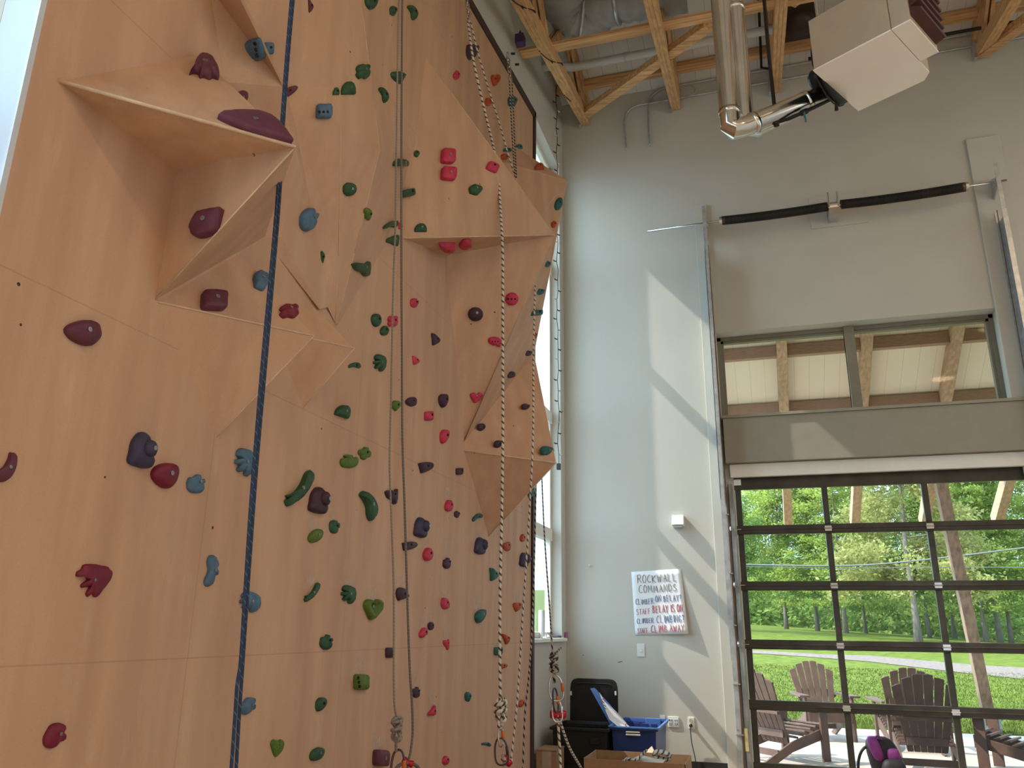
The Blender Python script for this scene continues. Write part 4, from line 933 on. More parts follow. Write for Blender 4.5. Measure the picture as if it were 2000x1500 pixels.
# grey rope pair in the middle
XG = -1.72
t = thing('climbing_rope', 'grey rope with two strands hanging down the middle to a figure-eight knot', 'rope', tuple(atX(775, 700, XG)))
s1 = [(780, -40), (777, 100), (774, 300), (772, 450), (768, 560), (764, 760), (761, 900), (764, 1000), (769, 1150), (769, 1300), (770, 1372), (774, 1400)]
MB().tube(smooth_path([atX(x, y, XG) for x, y in s1], 6), .0048, 8).build('strand', ROPEG, t, True)
s2 = [(786, -40), (785, 100), (784, 300), (784, 500), (785, 700), (786, 860), (790, 980), (795, 1150), (800, 1300), (805, 1380), (806, 1430), (802, 1468), (797, 1490), (794, 1540)]
MB().tube(smooth_path([atX(x, y, XG) for x, y in s2], 6), .0062, 8).build('strand', ROPEG2, t, True)
knot(atX(774, 1424, XG), None, .050, .0080, ROPEG, t)
MB().tube([atX(773, 1440, XG), atX(774, 1468, XG)], .0075, 8).build('tail_loop', ROPEG, t, True)
carabiner(atX(777, 1496, XG), .14, .062, 0, DKALU, ORANGE, 'dark carabiner with orange sleeve under the grey figure-eight knot')
c_ = atX(797, 1487, XG)
bd = tag(MB().lathe(c_ + Vector((0, 0, -.005)), [(.016, -.03), (.02, -.02), (.011, 0), (.018, .02), (.014, .028)], 12, RV + Vector((0, 0, -.4))).build('belay_device', REDA, None, True), 'small red anodised belay device beside the grey rope loop', 'belay device')
MB().tube([atX(796 + 24 * math.cos(a * .35), 1508 - 18 * math.sin(a * .35), XG) for a in range(0, 10)], .0085, 8).build('rope_loop', ROPEG2, bd, True)
# white flecked rope from the first chain
XR = -1.62
wr = thing('climbing_rope', 'white rope with black flecks hanging from the first chain to a knot', 'rope', tuple(atX(980, 700, XR)))
s1 = [(914, 42, -1.95), (925, 120, -1.9), (945, 210, -1.86), (962, 280, -1.79), (972, 330, -1.72), (977, 400, -1.67), (981, 470, XR), (982, 520), (982, 600), (982, 720), (982, 860), (980, 1000), (977, 1130), (976, 1250), (977, 1372)]
MB().tube(smooth_path([atX(q[0], q[1], q[2] if len(q) > 2 else XR) for q in s1], 6), .0098, 8).build('strand', ROPEW, wr, True)
s2 = [(919, 42, -1.95), (930, 90, -1.93), (950, 160, -1.90), (975, 240, -1.86), (995, 310, -1.82), (1009, 352, -1.80)]
MB().tube(smooth_path([atX(*q) for q in s2], 6), .0068, 8).build('strand', ROPEW, wr, True)
knot(atX(977, 1387, XR), None, .060, .0125, ROPEW, wr)
for dx in (-3.5, 4): MB().tube([atX(977 + dx, 1398, XR), atX(977 + dx * .9, 1420, XR), atX(978, 1424, XR)], .008, 8).build('loop', ROPEW, wr, True)
carabiner(atX(978, 1436, XR), .125, .058, .06, STEEL, ORANGE, 'steel carabiner with orange sleeve hanging below the white knot', 1.1)
carabiner(atX(979, 1468, XR), .15, .078, .12, DKALU, DKALU, 'larger dark carabiner at the bottom of the white rope')
bd = tag(MB().lathe(atX(990, 1486, XR), [(.02, -.035), (.024, -.01), (.014, 0), (.024, .015), (.018, .035)], 12, RV + Vector((0, 0, -.9))).build('belay_device', REDA, None, True), 'small red anodised belay device threaded with the white rope', 'belay device')
MB().tube(smooth_path([atX(982, 1476, XR), atX(986, 1486, XR), atX(996, 1494, XR), atX(998, 1482, XR)], 5), .012, 8).build('rope_bight', ROPEW, bd, True)
rope('white flecked rope strand running down beside the big carabiner to the floor', [(1045, 556, -1.56), (1042, 700, -1.53), (1041, 850, -1.48), (1036, 960, -1.5), (1029, 1080, -1.54), (1022, 1180, -1.58), (1016, 1280, XR), (1010, 1370, XR), (1003, 1440, XR), (998, 1484, XR)], XR, .0066, ROPEW)
rope('thin dark flecked rope strand close along the dark edge board', [(1047, 940, -1.72), (1045, 1040, -1.72), (1042, 1150, -1.7), (1038, 1250, -1.66), (1032, 1330, -1.62), (1025, 1400, -1.6), (1020, 1540, -1.58)], -1.6, .0062, ROPEK)
t = thing('climbing_rope', 'short pale ropes with dark flecks looped on the second chain', 'rope', tuple(atX(1000, 250, -1.9)))
for q in ([(995, 158, -1.98), (998, 220, -1.92), (1002, 290, -1.84), (1006, 345, -1.76)], [(1000, 158, -1.98), (1003, 220, -1.92), (1006, 290, -1.84), (1009, 347, -1.76)]):
    MB().tube(smooth_path([atX(*a) for a in q], 6), .0065, 8).build('strand', ROPEK, t, True)
# rope by the window with its chain of carabiners
XN = -1.30
t = thing('climbing_rope', 'thin flecked rope by the corner window ending in a small knot with a loose tail', 'rope', tuple(atX(1075, 1200, XN)))
MB().tube(smooth_path([atX(*q) for q in ((1058, 925, -1.72), (1062, 1020, -1.6), (1067, 1100, -1.5), (1073, 1180, -1.4), (1077, 1245, XN), (1080, 1285, XN))], 6), .0052, 8).build('strand', ROPEK, t, True)
knot(atX(1081, 1294, XN), None, .055, .0085, ROPEK, t)
MB().tube(smooth_path([atX(1080, 1290, XN), atX(1083, 1280, XN), atX(1090, 1271, XN), atX(1095, 1266, XN)], 5), .0065, 8).build('tail', ROPEK, t, True)
MB().tube([atX(1081, 1305, XN), atX(1083, 1334, XN)], .009, 8).build('loop', ROPEK, t, True)
carabiner(atX(1086, 1344, XN), .15, .085, .12, STEEL, ORANGE, 'steel carabiner with orange sleeve, upper one by the window rope')
carabiner(atX(1085, 1368, XN), .14, .05, .1, DKALU, ORANGE, 'narrow dark carabiner with orange sleeve in the middle of the window rope', .9)
carabiner(atX(1088, 1388, XN), .13, .06, .1, STEEL, STEEL, 'plain steel carabiner lowest by the window rope')
tag(MB().lathe(atX(1090, 1395, XN), [(.022, -.05), (.03, -.03), (.02, 0), (.03, .03), (.022, .05)], 12, RV).build('belay_device', REDA, None, True), 'red belay device hanging by the window above the black tote', 'belay device')
rope('white flecked rope strand dropping straight from the red device in front of the black tote', [(1089, 1396), (1091, 1430), (1094, 1480), (1095, 1540)], XN, .0088, ROPEW)
rope('white flecked rope strand slanting from the red device past the black tote', [(1091, 1397), (1099, 1425), (1113, 1462), (1135, 1500), (1150, 1530)], XN, .0088, ROPEW)
# anchor chains
def chain(a, b, n, label):
    a, b = Vector(a), Vector(b); t = thing('anchor_chain', label, 'chain', tuple(a)); d = (b - a) / n
    for i in range(n):
        c = a + d * (i + .5); u = d.normalized(); s = u.orthogonal().normalized() if i % 2 else u.cross(u.orthogonal()).normalized()
        MB().tube([c + u * (math.sin(k * .5236) * d.length * .68) + s * (math.cos(k * .5236) * .018) for k in range(12)], .0055, 6, closed=True).build('link', STEEL, t, True)
    return t
chain(atX(909, -20, -2.05), atX(916, 42, -1.95), 7, 'steel anchor chain with the first white rope, at the top edge')
ac = chain(atX(991, 104, -2.05), atX(997, 158, -1.98), 6, 'steel anchor chain by the dark sloping edge board')
for q in ((998, 105), (1006, 126)):
    p_ = atX(*q, -2.06); MB().tube([p_, p_ + Vector((.04, .01, 0))], .012, 8).build('anchor_bolt', BLACKP, ac, True)

# ================================================================== CORNER OF THE ROOM
def tote(name, x0, x1, y0, y1, h, M, label, handle=None):
    t = thing(name, label, 'storage tote', ((x0 + x1) / 2, (y0 + y1) / 2, 0)); tp_, wl = .035, .006
    def ring(z, e): return [(x0 + e, y0 + e, z), (x1 - e, y0 + e, z), (x1 - e, y1 - e, z), (x0 + e, y1 - e, z)]
    m_ = MB(); prof_ = [(0.002, tp_), (h - .03, .012), (h - .03, -.012), (h, -.012), (h, .004), (h - .03, .018), (.012, tp_ + .008)]
    for z, e in prof_: m_.v += [Vector(p) for p in ring(z, e)]
    for k in range(len(prof_) - 1):
        for i in range(4): j = (i + 1) % 4; m_.f.append((k * 4 + i, k * 4 + j, k * 4 + 4 + j, k * 4 + 4 + i))
    m_.f.append((3, 2, 1, 0)); e = (len(prof_) - 1) * 4; m_.f.append((e, e + 1, e + 2, e + 3))
    m_.build('bin', M, t, bevel=.006)
    mr = MB()
    for k in (.3, .5, .7):
        xx = x0 + (x1 - x0) * k; mr.box((xx - .03, y1 - .05, h * .3), (xx + .03, y1 - .03, h - .04))
    mr.build('rib', M, t, bevel=.004)
    return t
BLUEP = mat('blue_translucent_plastic', (.028, .055, .20), .35, var=.1); BLUEL = mat('bright_blue_rim', (.09, .20, .50), .35)
a, b = atY(1076, 1427, 8.3), atY(1190, 1427, 8.3)
bt = tote('storage_tote', a.x, b.x - .02, 8.3, 8.92, .575, BLACK, 'open black plastic tote with its lid propped up behind')
MB().bar((b.x - .19, 8.30, .46), (b.x - .10, 8.30, .46), .02, .06).build('handle', BLACK, bt, bevel=.004)
p0, p1 = atY(1113, 1324, 8.96), atY(1206, 1330, 8.96)
lid = MB(); nn = 40; ol = []
wl_, hl = p1.x - p0.x, p0.z - .30
for i in range(nn):
    t_ = 2 * math.pi * i / nn; cx_ = math.copysign(abs(math.cos(t_)) ** .25, math.cos(t_)); sy = math.copysign(abs(math.sin(t_)) ** .25, math.sin(t_))
    ol.append(Vector(((p0.x + p1.x) / 2 + cx_ * wl_ / 2, 8.95 + sy * .02, .30 + hl / 2 + sy * hl / 2)))
lid.prism(ol, (0, .02, 0)); lo = lid.build('tote_lid', BLACK, None, bevel=.004); tag(lo, 'black plastic lid standing upright behind the black tote', 'lid')
lr = MB(); ol2 = [Vector(((p.x - (p0.x + p1.x) / 2) * .86 + (p0.x + p1.x) / 2, p.y - .008, (p.z - .3 - hl / 2) * .86 + .3 + hl / 2)) for p in ol]
lr.tube(ol2, .006, 6, closed=True); lr.build('rim_groove', BLACK, lo, True)
for px in (1115, 1202):
    c_ = atY(px, 1354, 8.93); MB().box(c_ + Vector((-.008, 0, -.02)), c_ + Vector((.008, .015, .02))).build('clip_slot', WHITE, lo)
a, b = atY(1190, 1420, 8.42), atY(1283, 1420, 8.42)
bl = tote('storage_tote', a.x + .01, b.x, 8.42, 9.26, .588, BLUEP, 'blue plastic tote with a propped lid inside, under the light switch')
rm = MB(); 
for (q0, q1) in (((a.x, 8.41), (b.x + .012, 8.41)), ((b.x + .012, 8.41), (b.x + .012, 9.275)), ((b.x + .012, 9.275), (a.x, 9.275)), ((a.x, 9.275), (a.x, 8.41))):
    rm.bar((q0[0], q0[1], .588), (q1[0], q1[1], .588), .022, .012)
rm.build('rim', BLUEL, bl)
MB().box((b.x - .30, 8.40, .515), (b.x - .16, 8.418, .53)).box((b.x - .30, 8.40, .54), (b.x - .165, 8.424, .552)).build('handle', mat('pale_handle', (.5, .48, .42), .4), bl, bevel=.003)
MB().box((a.x + .24, 9.22, .46), (a.x + .40, 9.245, .60)).build('latch', BLUEL, bl, bevel=.006)
q = [atY(1152, 1344, 8.72), atY(1160, 1343, 8.80), atY(1228, 1419, 8.80), atY(1192, 1416, 8.66)]
d1 = (q[2] - q[1])
o = MB().prism([q[0], q[1], q[1] + d1 * 1.15, q[3] + (q[3] - q[0]) * .1], (.015, .02, -.01)).build('tote_lid', BLUEL, None, bevel=.004); tag(o, 'light blue lid leaning inside the blue tote', 'lid')
q = [atY(1171, 1353, 8.68), atY(1180, 1370, 8.66), atY(1206, 1393, 8.66), atY(1230, 1420, 8.68), atY(1213, 1424, 8.60), atY(1190, 1405, 8.60), atY(1180, 1382, 8.62)]
pp_ = tag(MB().prism(q, (.002, .004, 0)).build('paper_sheet', PAPER, None), 'white sheet with red and green scribbles leaning in the blue tote', 'paper')
for (x_, y_, cc) in ((1178, 1368, (.55, .05, .04)), (1224, 1416, (.55, .05, .04)), (1181, 1380, (.05, .3, .1))):
    c_ = atY(x_, y_, 8.615); MB().tube(smooth_path([c_ + Vector((.015 * math.cos(k * 1.7), 0, .015 * math.sin(k * 1.3) - k * .003)) for k in range(6)], 3), .004, 5).build('scribble', mat('scribble_%d' % int(cc[0] * 100), cc, .8), pp_)
# small closed box by the wall, open box of ropes
a, b = atY(1047, 1463, 7.95), atY(1087, 1463, 7.95)
cb = thing('cardboard_box', 'small closed cardboard box beside the dark wall edge and black tote', 'box', ((a.x + b.x) / 2, 8.1, 0))
MB().box((a.x, 7.95, 0), (b.x, 8.25, a.z - .01)).build('carton', CARD, cb, bevel=.004)
MB().box((a.x - .002, 7.94, a.z - .008), (b.x + .004, 8.26, a.z)).build('lid_flap', CARD, cb)
MB().box((a.x + .06, 7.947, a.z - .16), (b.x - .05, 7.95, a.z - .01)).build('tape', mat('clear_tape', (.50, .37, .26), .25), cb)
y0_, y1_ = 7.45, 8.0
a, b = atY(1139, 1484, y0_), atY(1338, 1484, y0_); hb = a.z + .012
ob = thing('cardboard_box', 'open cardboard box of white ropes in front of the totes', 'box', ((a.x + b.x) / 2, 7.7, 0))
x0_, x1_ = a.x, b.x
for nm, lo_, hi_ in (('side_panel', (x0_, y0_, 0), (x1_, y0_ + .006, hb)), ('side_panel', (x0_, y1_, 0), (x1_, y1_ + .006, hb)), ('side_panel', (x0_, y0_, 0), (x0_ + .006, y1_, hb)), ('side_panel', (x1_ - .006, y0_, 0), (x1_, y1_, hb)), ('bottom_panel', (x0_, y0_, 0.0), (x1_, y1_, .008))):
    MB().box(lo_, hi_).build(nm, CARD, ob)
MB().prism([atY(1255, 1474, y1_), atY(1273, 1457, y1_ + .12), atY(1280, 1471, y1_ + .04), atY(1282, 1478, y1_)], (0, .004, 0)).build('flap', mat('pale_card_inside', (.52, .42, .31), .85), ob)
fl = [atY(1237, 1482, 7.75), atY(1250, 1476, 7.9), atY(1300, 1485, 7.8), atY(1288, 1498, 7.55)]
MB().prism(fl, (0, .002, .004)).build('flap', mat('grey_card_flap', (.56, .52, .46), .85), ob)
rc = MB()
for k in range(5):
    base = atY(1196 + k * 6, 1499 - k * 3, 7.62 + .03 * k)
    rc.tube(smooth_path([base + Vector((-.10 + .05 * i, .03 * math.sin(i * 2 + k), .02 * math.sin(i * 1.7 + k) - .05 + .022 * i)) for i in range(7)], 5), .011, 8)
tag(rc.build('rope_bundle', ROPEW, None, True), 'bundle of white flecked rope at the left inside the open box', 'rope')
rc = MB(); c_ = atY(1293, 1477, 7.86)
for k in range(4): rc.tube([c_ + Vector((.075 * math.cos(i * .42 + .3), .02 * k - .03, .03 * math.sin(i * .42) + .004 * k)) + Vector((0, 0, -.05 * (i > 12) * 0)) for i in range(15)], .010, 8, closed=True)
tag(rc.build('rope_coil', ROPEW, None, True), 'small coil of white rope on the flap of the open box', 'rope')

# items on the corner window sill
s_ = atX(1058, 1249, -2.36); zs = W2[2]
tag(MB().lathe((s_.x, s_.y, zs), [(.001, 0), (.036, .002), (.036, .24), (.034, .245), (.034, .29), (.002, .292)], 20).build('spray_bottle', PVC, None, True, auto=40), 'white cylinder bottle standing on the corner window sill', 'bottle')
tm = MB(); rg = random.Random(4); base = atX(1068, 1248, -2.33)
vs = [[Vector((base.x + (i - 3) * .012 + rg.uniform(-.006, .006), base.y + (j - 4) * .045 + rg.uniform(-.01, .01), zs + .002 + max(0, rg.uniform(.005, .06) * (1 - abs(i - 3) / 3.2) * (1 - abs(j - 4) / 4.5)))) for j in range(9)] for i in range(7)]
tm.add([p for r in vs for p in r], [(i * 9 + j, i * 9 + j + 1, (i + 1) * 9 + j + 1, (i + 1) * 9 + j) for i in range(6) for j in range(8)])
tag(tm.build('crumpled_tissue', PAPER, None), 'crumpled pale tissue on the sill beside the white bottle', 'tissue')
bk = atX(1084, 1247, -2.32)
tag(MB().box((bk.x - .04, bk.y - .12, zs), (bk.x + .06, bk.y + .06, zs + .025)).build('sill_book', mat('dark_cover', (.10, .08, .10), .5), None, bevel=.003), 'flat dark book lying on the corner window sill', 'book')
bk = atX(1099, 1243, -2.29)
tag(MB().box((bk.x - .05, bk.y - .06, zs), (bk.x + .05, bk.y + .10, zs + .06)).build('small_carton', mat('mauve_card', (.38, .14, .34), .6), None, bevel=.003), 'small mauve carton at the corner end of the window sill', 'box')

# ------------------------------------------------------------------ things on the back wall
INK = {'K': mat('black_marker', (.03, .03, .035), .8), 'B': mat('blue_marker', (.045, .075, .30), .8), 'R': mat('red_marker', (.50, .035, .09), .8)}
GL = {  # strokes on a 1 x 1 cell
 'R': [[(0, 0), (0, 1), (.6, 1), (.75, .8), (.6, .55), (0, .5)], [(.3, .52), (.85, 0)]], 'O': [[(.4, 1), (.1, .8), (0, .4), (.2, 0), (.55, 0), (.8, .4), (.75, .8), (.4, 1)]],
 'C': [[(.8, .9), (.5, 1), (.1, .75), (0, .3), (.25, 0), (.8, .1)]], 'K': [[(0, 0), (0, 1)], [(.75, 1), (.02, .45), (.8, 0)]], 'W': [[(0, 1), (.2, 0), (.45, .8), (.65, 0), (.95, 1)]],
 'A': [[(0, 0), (.4, 1), (.8, 0)], [(.15, .4), (.65, .4)]], 'L': [[(0, 1), (.02, 0), (.7, .02)]], 'M': [[(0, 0), (.12, 1), (.45, .3), (.75, 1), (.9, 0)]], 'N': [[(0, 0), (.05, 1), (.7, 0), (.75, 1)]],
 'D': [[(.05, 0), (.05, 1), (.5, .9), (.75, .5), (.5, .08), (.05, 0)]], 'S': [[(.7, .9), (.35, 1), (.05, .8), (.2, .55), (.6, .42), (.7, .15), (.35, 0), (0, .1)]], 'I': [[(.2, 0), (.2, 1)]],
 'B': [[(.05, 0), (.05, 1), (.5, .95), (.55, .65), (.05, .52), (.6, .4), (.65, .1), (.05, 0)]], 'E': [[(.65, 1), (.05, 1), (.03, 0), (.65, .02)], [(.04, .52), (.55, .52)]], 'Y': [[(0, 1), (.35, .5), (.75, 1)], [(.35, .5), (.33, 0)]],
 'T': [[(0, 1), (.8, 1)], [(.4, 1), (.4, 0)]], 'F': [[(.65, 1), (.05, 1), (.05, 0)], [(.05, .5), (.5, .52)]], 'G': [[(.75, .9), (.45, 1), (.1, .7), (.05, .3), (.3, 0), (.7, .1), (.72, .42), (.45, .42)]],
 '?': [[(.05, .8), (.25, 1), (.55, .95), (.6, .7), (.3, .45), (.3, .25)], [(.3, .06), (.31, 0)]], '.': [[(.1, .05), (.12, 0)]], ':': [[(.15, .65), (.16, .6)], [(.15, .12), (.16, .07)]], ' ': []}
PW = {'I': .45, '.': .35, ':': .35, ' ': .5, 'W': 1.15, 'M': 1.1}
pTL, pTR, pBR, pBL = [atY(x, y, YB) for x, y in ((1233, 1117), (1330, 1111), (1345, 1238), (1241, 1241))]
po = thing('wall_poster', 'white paper poster of hand-lettered climbing commands taped to the back wall', 'poster', tuple(pTL))
def ppos(u, v):                                          # u right, v down; lower right corner curls off the wall
    p = pTL.lerp(pTR, u).lerp(pBL.lerp(pBR, u), v); cu = .006 + .075 * max(0, u - .25) ** 1.6 * max(0, v - .1) ** 1.3
    return Vector((p.x, YB - cu, p.z))
sm = MB(); n = 12
sm.add([ppos(i / n, j / n) for j in range(n + 1) for i in range(n + 1)], [(j * (n + 1) + i, j * (n + 1) + i + 1, (j + 1) * (n + 1) + i + 1, (j + 1) * (n + 1) + i) for j in range(n) for i in range(n)])
sh_ = sm.build('sheet', PAPER, po, True); md = sh_.modifiers.new('thick', 'SOLIDIFY'); md.thickness = .0012; md.offset = 1
def letter_line(txt, u0, u1, v, hgt, ink, th=.0042):
    th *= .52
    tw = sum(PW.get(c, .95) for c in txt); sc_ = (u1 - u0) / tw; m_ = MB(); u = u0; rg = random.Random(len(txt))
    for ch in txt:
        wv = PW.get(ch, .95); dv_ = rg.uniform(-.05, .05) * hgt; hs = hgt * rg.uniform(.92, 1.06)
        for st in GL[ch]:
            pts = []
            for x, y in st: p = ppos(min(1.0, u + x * sc_ * .84), v - y * hs + dv_); pts.append(p + Vector((0, -.0035, 0)))
            m_.tube(pts, th, 5)
        u += wv * sc_
    m_.build('lettering', INK[ink], po)
letter_line('ROCKWALL', .12, .92, .19, .125, 'K'); letter_line('COMMANDS', .13, .90, .345, .115, 'K')
letter_line('CLIMBER:', .05, .43, .525, .085, 'B', .004); letter_line('ON BELAY?', .44, .97, .495, .10, 'B', .0045)
letter_line('STAFF:', .05, .36, .68, .085, 'R', .004); letter_line('BELAY IS ON.', .37, .985, .665, .115, 'R', .0055)
letter_line('CLIMBER', .05, .38, .82, .08, 'B', .004); letter_line('CLIMBING?', .43, .985, .82, .115, 'B', .0045)
letter_line('STAFF.', .05, .27, .97, .075, 'R', .004); letter_line('CLIMB AWAY.', .31, .975, .965, .11, 'R', .0048)
SWM = mat('white_plate_plastic', (.74, .74, .73), .35, var=.02)
def plate(p0, p1, th, nm, label, cat):
    a, b = atY(*p0), atY(*p1); t = thing(nm, label, cat, ((a.x + b.x) / 2, YB, b.z)); MB().box((a.x, YB - th, b.z), (b.x, YB, a.z)).build('plate', SWM, t, bevel=.004); return t, a, b
t, a, b = plate((1244, 1257), (1260, 1283), .008, 'light_switch', 'white light switch plate under the poster', 'switch')
MB().box((a.x + .03, YB - .014, b.z + .05), (b.x - .03, YB - .006, a.z - .05)).build('rocker', SWM, t, bevel=.002)
t, a, b = plate((1304, 1399), (1327, 1421), .010, 'wall_outlet', 'white double outlet plate just right of the blue tote', 'outlet')
for k in (.27, .73):
    xc = a.x + (b.x - a.x) * k; MB().box((xc - .022, YB - .014, b.z + .022), (xc + .022, YB - .008, a.z - .022)).build('socket', SWM, t, bevel=.003)
    sl_ = MB()
    for dz in (.35, .65):
        z_ = b.z + (a.z - b.z) * dz
        for dx in (-.01, .01): sl_.box((xc + dx - .003, YB - .0155, z_ - .011), (xc + dx + .003, YB - .013, z_ + .011))
    sl_.build('slots', BLACK, t)
t, a, b = plate((1343, 1400), (1357, 1424), .008, 'wall_outlet', 'cream outlet with a black plug in it, right of the double outlet', 'outlet')
for k in (.3, .7): MB().lathe(((a.x + b.x) / 2, YB - .006, b.z + (a.z - b.z) * k), [(.02, 0), (.02, .006)], 14, (0, -1, 0)).build('socket', mat('cream_socket', (.55, .45, .28), .4), t)
pl = atY(1349, 1417, YB - .04)
pc = tag(MB().lathe(pl, [(.016, -.03), (.018, 0), (.013, .02)], 12, (0, -1, 0)).build('power_cord', BLACK, None, True), 'black plug and cord hanging from the cream outlet to the floor', 'cord')
MB().tube(smooth_path([pl + Vector((0, -.02, 0)), atY(1349, 1432, YB - .05), atY(1352, 1455, YB - .03), atY(1358, 1482, YB - .03), atY(1361, 1510, YB - .03)], 6), .005, 6).build('cable', BLACK, pc, True)
t, a, b = plate((1288, 1396), (1300, 1420), .008, 'wall_outlet', 'cream blank plate half hidden behind the blue tote rim', 'outlet')
a, b = atY(1312, 1006, YB - .06), atY(1336, 1028, YB - .06)
ts = thing('wall_sensor', 'white wedge-shaped sensor box on the sunlit back wall above the poster', 'sensor', ((a.x + b.x) / 2, YB, b.z))
MB().prism([(a.x, YB, a.z), (a.x, YB - .055, a.z), (a.x, YB - .115, b.z + .015), (a.x, YB, b.z)], (b.x - a.x, 0, 0)).build('case', SWM, ts, bevel=.006)
MB().box((a.x + .02, YB - .10, b.z - .012), (b.x - .02, YB - .02, b.z + .01)).build('vent', mat('grey_vent', (.5, .5, .5), .5), ts)
hk = atY(1152, 1105, YB)
tag(MB().lathe(hk, [(.016, 0), (.016, .008), (.006, .01), (.006, .03), (.011, .034), (.011, .042)], 12, (0, -1, 0)).build('wall_hook', SWM, None, True), 'tiny white hook on the back wall left of the poster', 'hook')
# scuffs
for (x_, y_, l_) in ((1211, 1293, .05), (1139, 1280, .012)):
    c_ = atY(x_, y_, YB - .001); tag(MB().bar(c_ - Vector((l_ / 2, 0, .004)), c_ + Vector((l_ / 2, 0, .006)), .002, .008).build('scuff_mark', mat('scuff_grey', (.12, .12, .13), .9), None), 'dark dash-shaped scuff on the wall above the blue tote' if x_ > 1200 else 'tiny dark scuff on the wall above the black lid', 'scuff')

# string of lights: hanging by the corner window and wrapped round the first truss
WIRE = mat('black_light_wire', (.02, .02, .018), .6); BULB = mat('clear_bulb_glass', (.55, .53, .48), .15)
XS = -2.18; st_ = thing('string_lights', 'thin string of small bulbs hanging down beside the corner window', 'string lights', tuple(atX(1087, 170, XS)))
top_ = atX(1087, 168, XS); bot_ = atX(1086, 905, XS); bot_ = Vector((XS, top_.y, bot_.z)) if abs(bot_.y - top_.y) < .3 else bot_
rg = random.Random(9); pts = [top_.lerp(bot_, i / 40) + Vector((rg.uniform(-.012, .012), rg.uniform(-.012, .012), 0)) for i in range(41)]
MB().tube(pts, .0045, 5).build('wire', WIRE, st_)
for i in range(1, 40):
    s2_ = 1 if i % 2 else -1; MB().tube([pts[i], pts[i] + Vector((s2_ * .018, s2_ * .03, -.006)), pts[i] + Vector((s2_ * .03, s2_ * .05, .004))], [.006, .008, .004], 6).build('bulb', WIRE if i % 3 else BULB, st_)
MB().box(bot_ + Vector((-.02, -.02, -.05)), bot_ + Vector((.02, .02, .02))).build('end_plug', WIRE, st_)
s2 = thing('string_lights', 'dark string of bulbs wound round the first roof truss', 'string lights', (TX[0], 7.5, CHORD(7.5)))
pts = []; y = 5.3
while y < 8.6:
    a_ = (y - 5.3) * 5.2; zc_ = CHORD(y) + .075; pts.append(Vector((TX[0] + .075 * math.cos(a_) * 1.05, y, zc_ + .095 * math.sin(a_)))); y += .06
MB().tube(pts, .006, 5).build('wire', WIRE, s2)
for i in range(4, len(pts), 4): MB().tube([pts[i], pts[i] + Vector((.02, .01, -.03))], [.008, .006], 6).build('bulb', WIRE, s2)
c_ = atX(1016, 76, -2.15); tag(MB().box(c_ + Vector((-.05, -.05, -.08)), c_ + Vector((.05, .05, .04))).tube([c_ + Vector((-.03, 0, .04)), c_ + Vector((0, 0, .10)), c_ + Vector((.03, 0, .04))], .008, 6).build('purple_box', mat('purple_plastic', (.07, .03, .11), .5), None, bevel=.008), 'small purple box hooked above the white pipe elbow', 'box')

# backpack inside the glazed door
bx0, bx1 = atY(1695, 1460, 9.2).x, atY(1764, 1460, 9.2).x; bz = atY(1700, 1437, 9.2).z; cxb = (bx0 + bx1) / 2
bp_ = thing('backpack', 'black and purple backpack standing inside the glazed door', 'backpack', (cxb, 9.2, 0))
def blob(c, r, M, nm, par, pw=.75, n=18, k=12, lean=0):
    m_ = MB(); c = Vector(c)
    for j in range(k + 1):
        ph = math.pi * j / k - math.pi / 2
        for i in range(n):
            t_ = 2 * math.pi * i / n; cp = math.copysign(abs(math.cos(ph)) ** pw, math.cos(ph)); f = lambda v: math.copysign(abs(v) ** pw, v)
            z_ = f(math.sin(ph)); m_.v.append(c + Vector((r[0] * cp * f(math.cos(t_)) + lean * z_, r[1] * cp * f(math.sin(t_)), r[2] * z_)))
    for j in range(k):
        for i in range(n): i2 = (i + 1) % n; m_.f.append((j * n + i, j * n + i2, (j + 1) * n + i2, (j + 1) * n + i))
    return m_.build(nm, M, par, True)
PURP = mat('purple_pack_cloth', (.20, .035, .20), .6, var=.15, scale=20); PBLK = mat('black_pack_cloth', (.022, .018, .024), .6, var=.3, scale=20)
blob((cxb, 9.2, bz * .5), ((bx1 - bx0) * .48, .12, bz * .5), PBLK, 'main_body', bp_, .6, lean=-.06)
blob((cxb - .10, 9.12, bz * .80), (.055, .08, bz * .21), PURP, 'top_panel', bp_, .7, lean=-.03)
blob((cxb + .05, 9.10, bz * .70), (.06, .05, bz * .13), PURP, 'side_panel', bp_, .7)
blob((cxb + .04, 9.07, bz * .36), ((bx1 - bx0) * .36, .09, bz * .30), PBLK, 'front_pocket', bp_, .6)
MB().tube(smooth_path([(cxb - .12, 9.18, bz * .88), (cxb - .22, 9.15, bz * .75), (cxb - .27, 9.13, bz * .5), (cxb - .26, 9.13, bz * .2), (cxb - .2, 9.15, .04)], 6), .014, 8).build('shoulder_strap', PBLK, bp_, True)
MB().tube(smooth_path([(cxb - .1, 9.12, bz * .95), (cxb - .07, 9.1, bz * 1.02), (cxb - .03, 9.12, bz * .95)], 6), .01, 8).build('grab_handle', PURP, bp_, True)

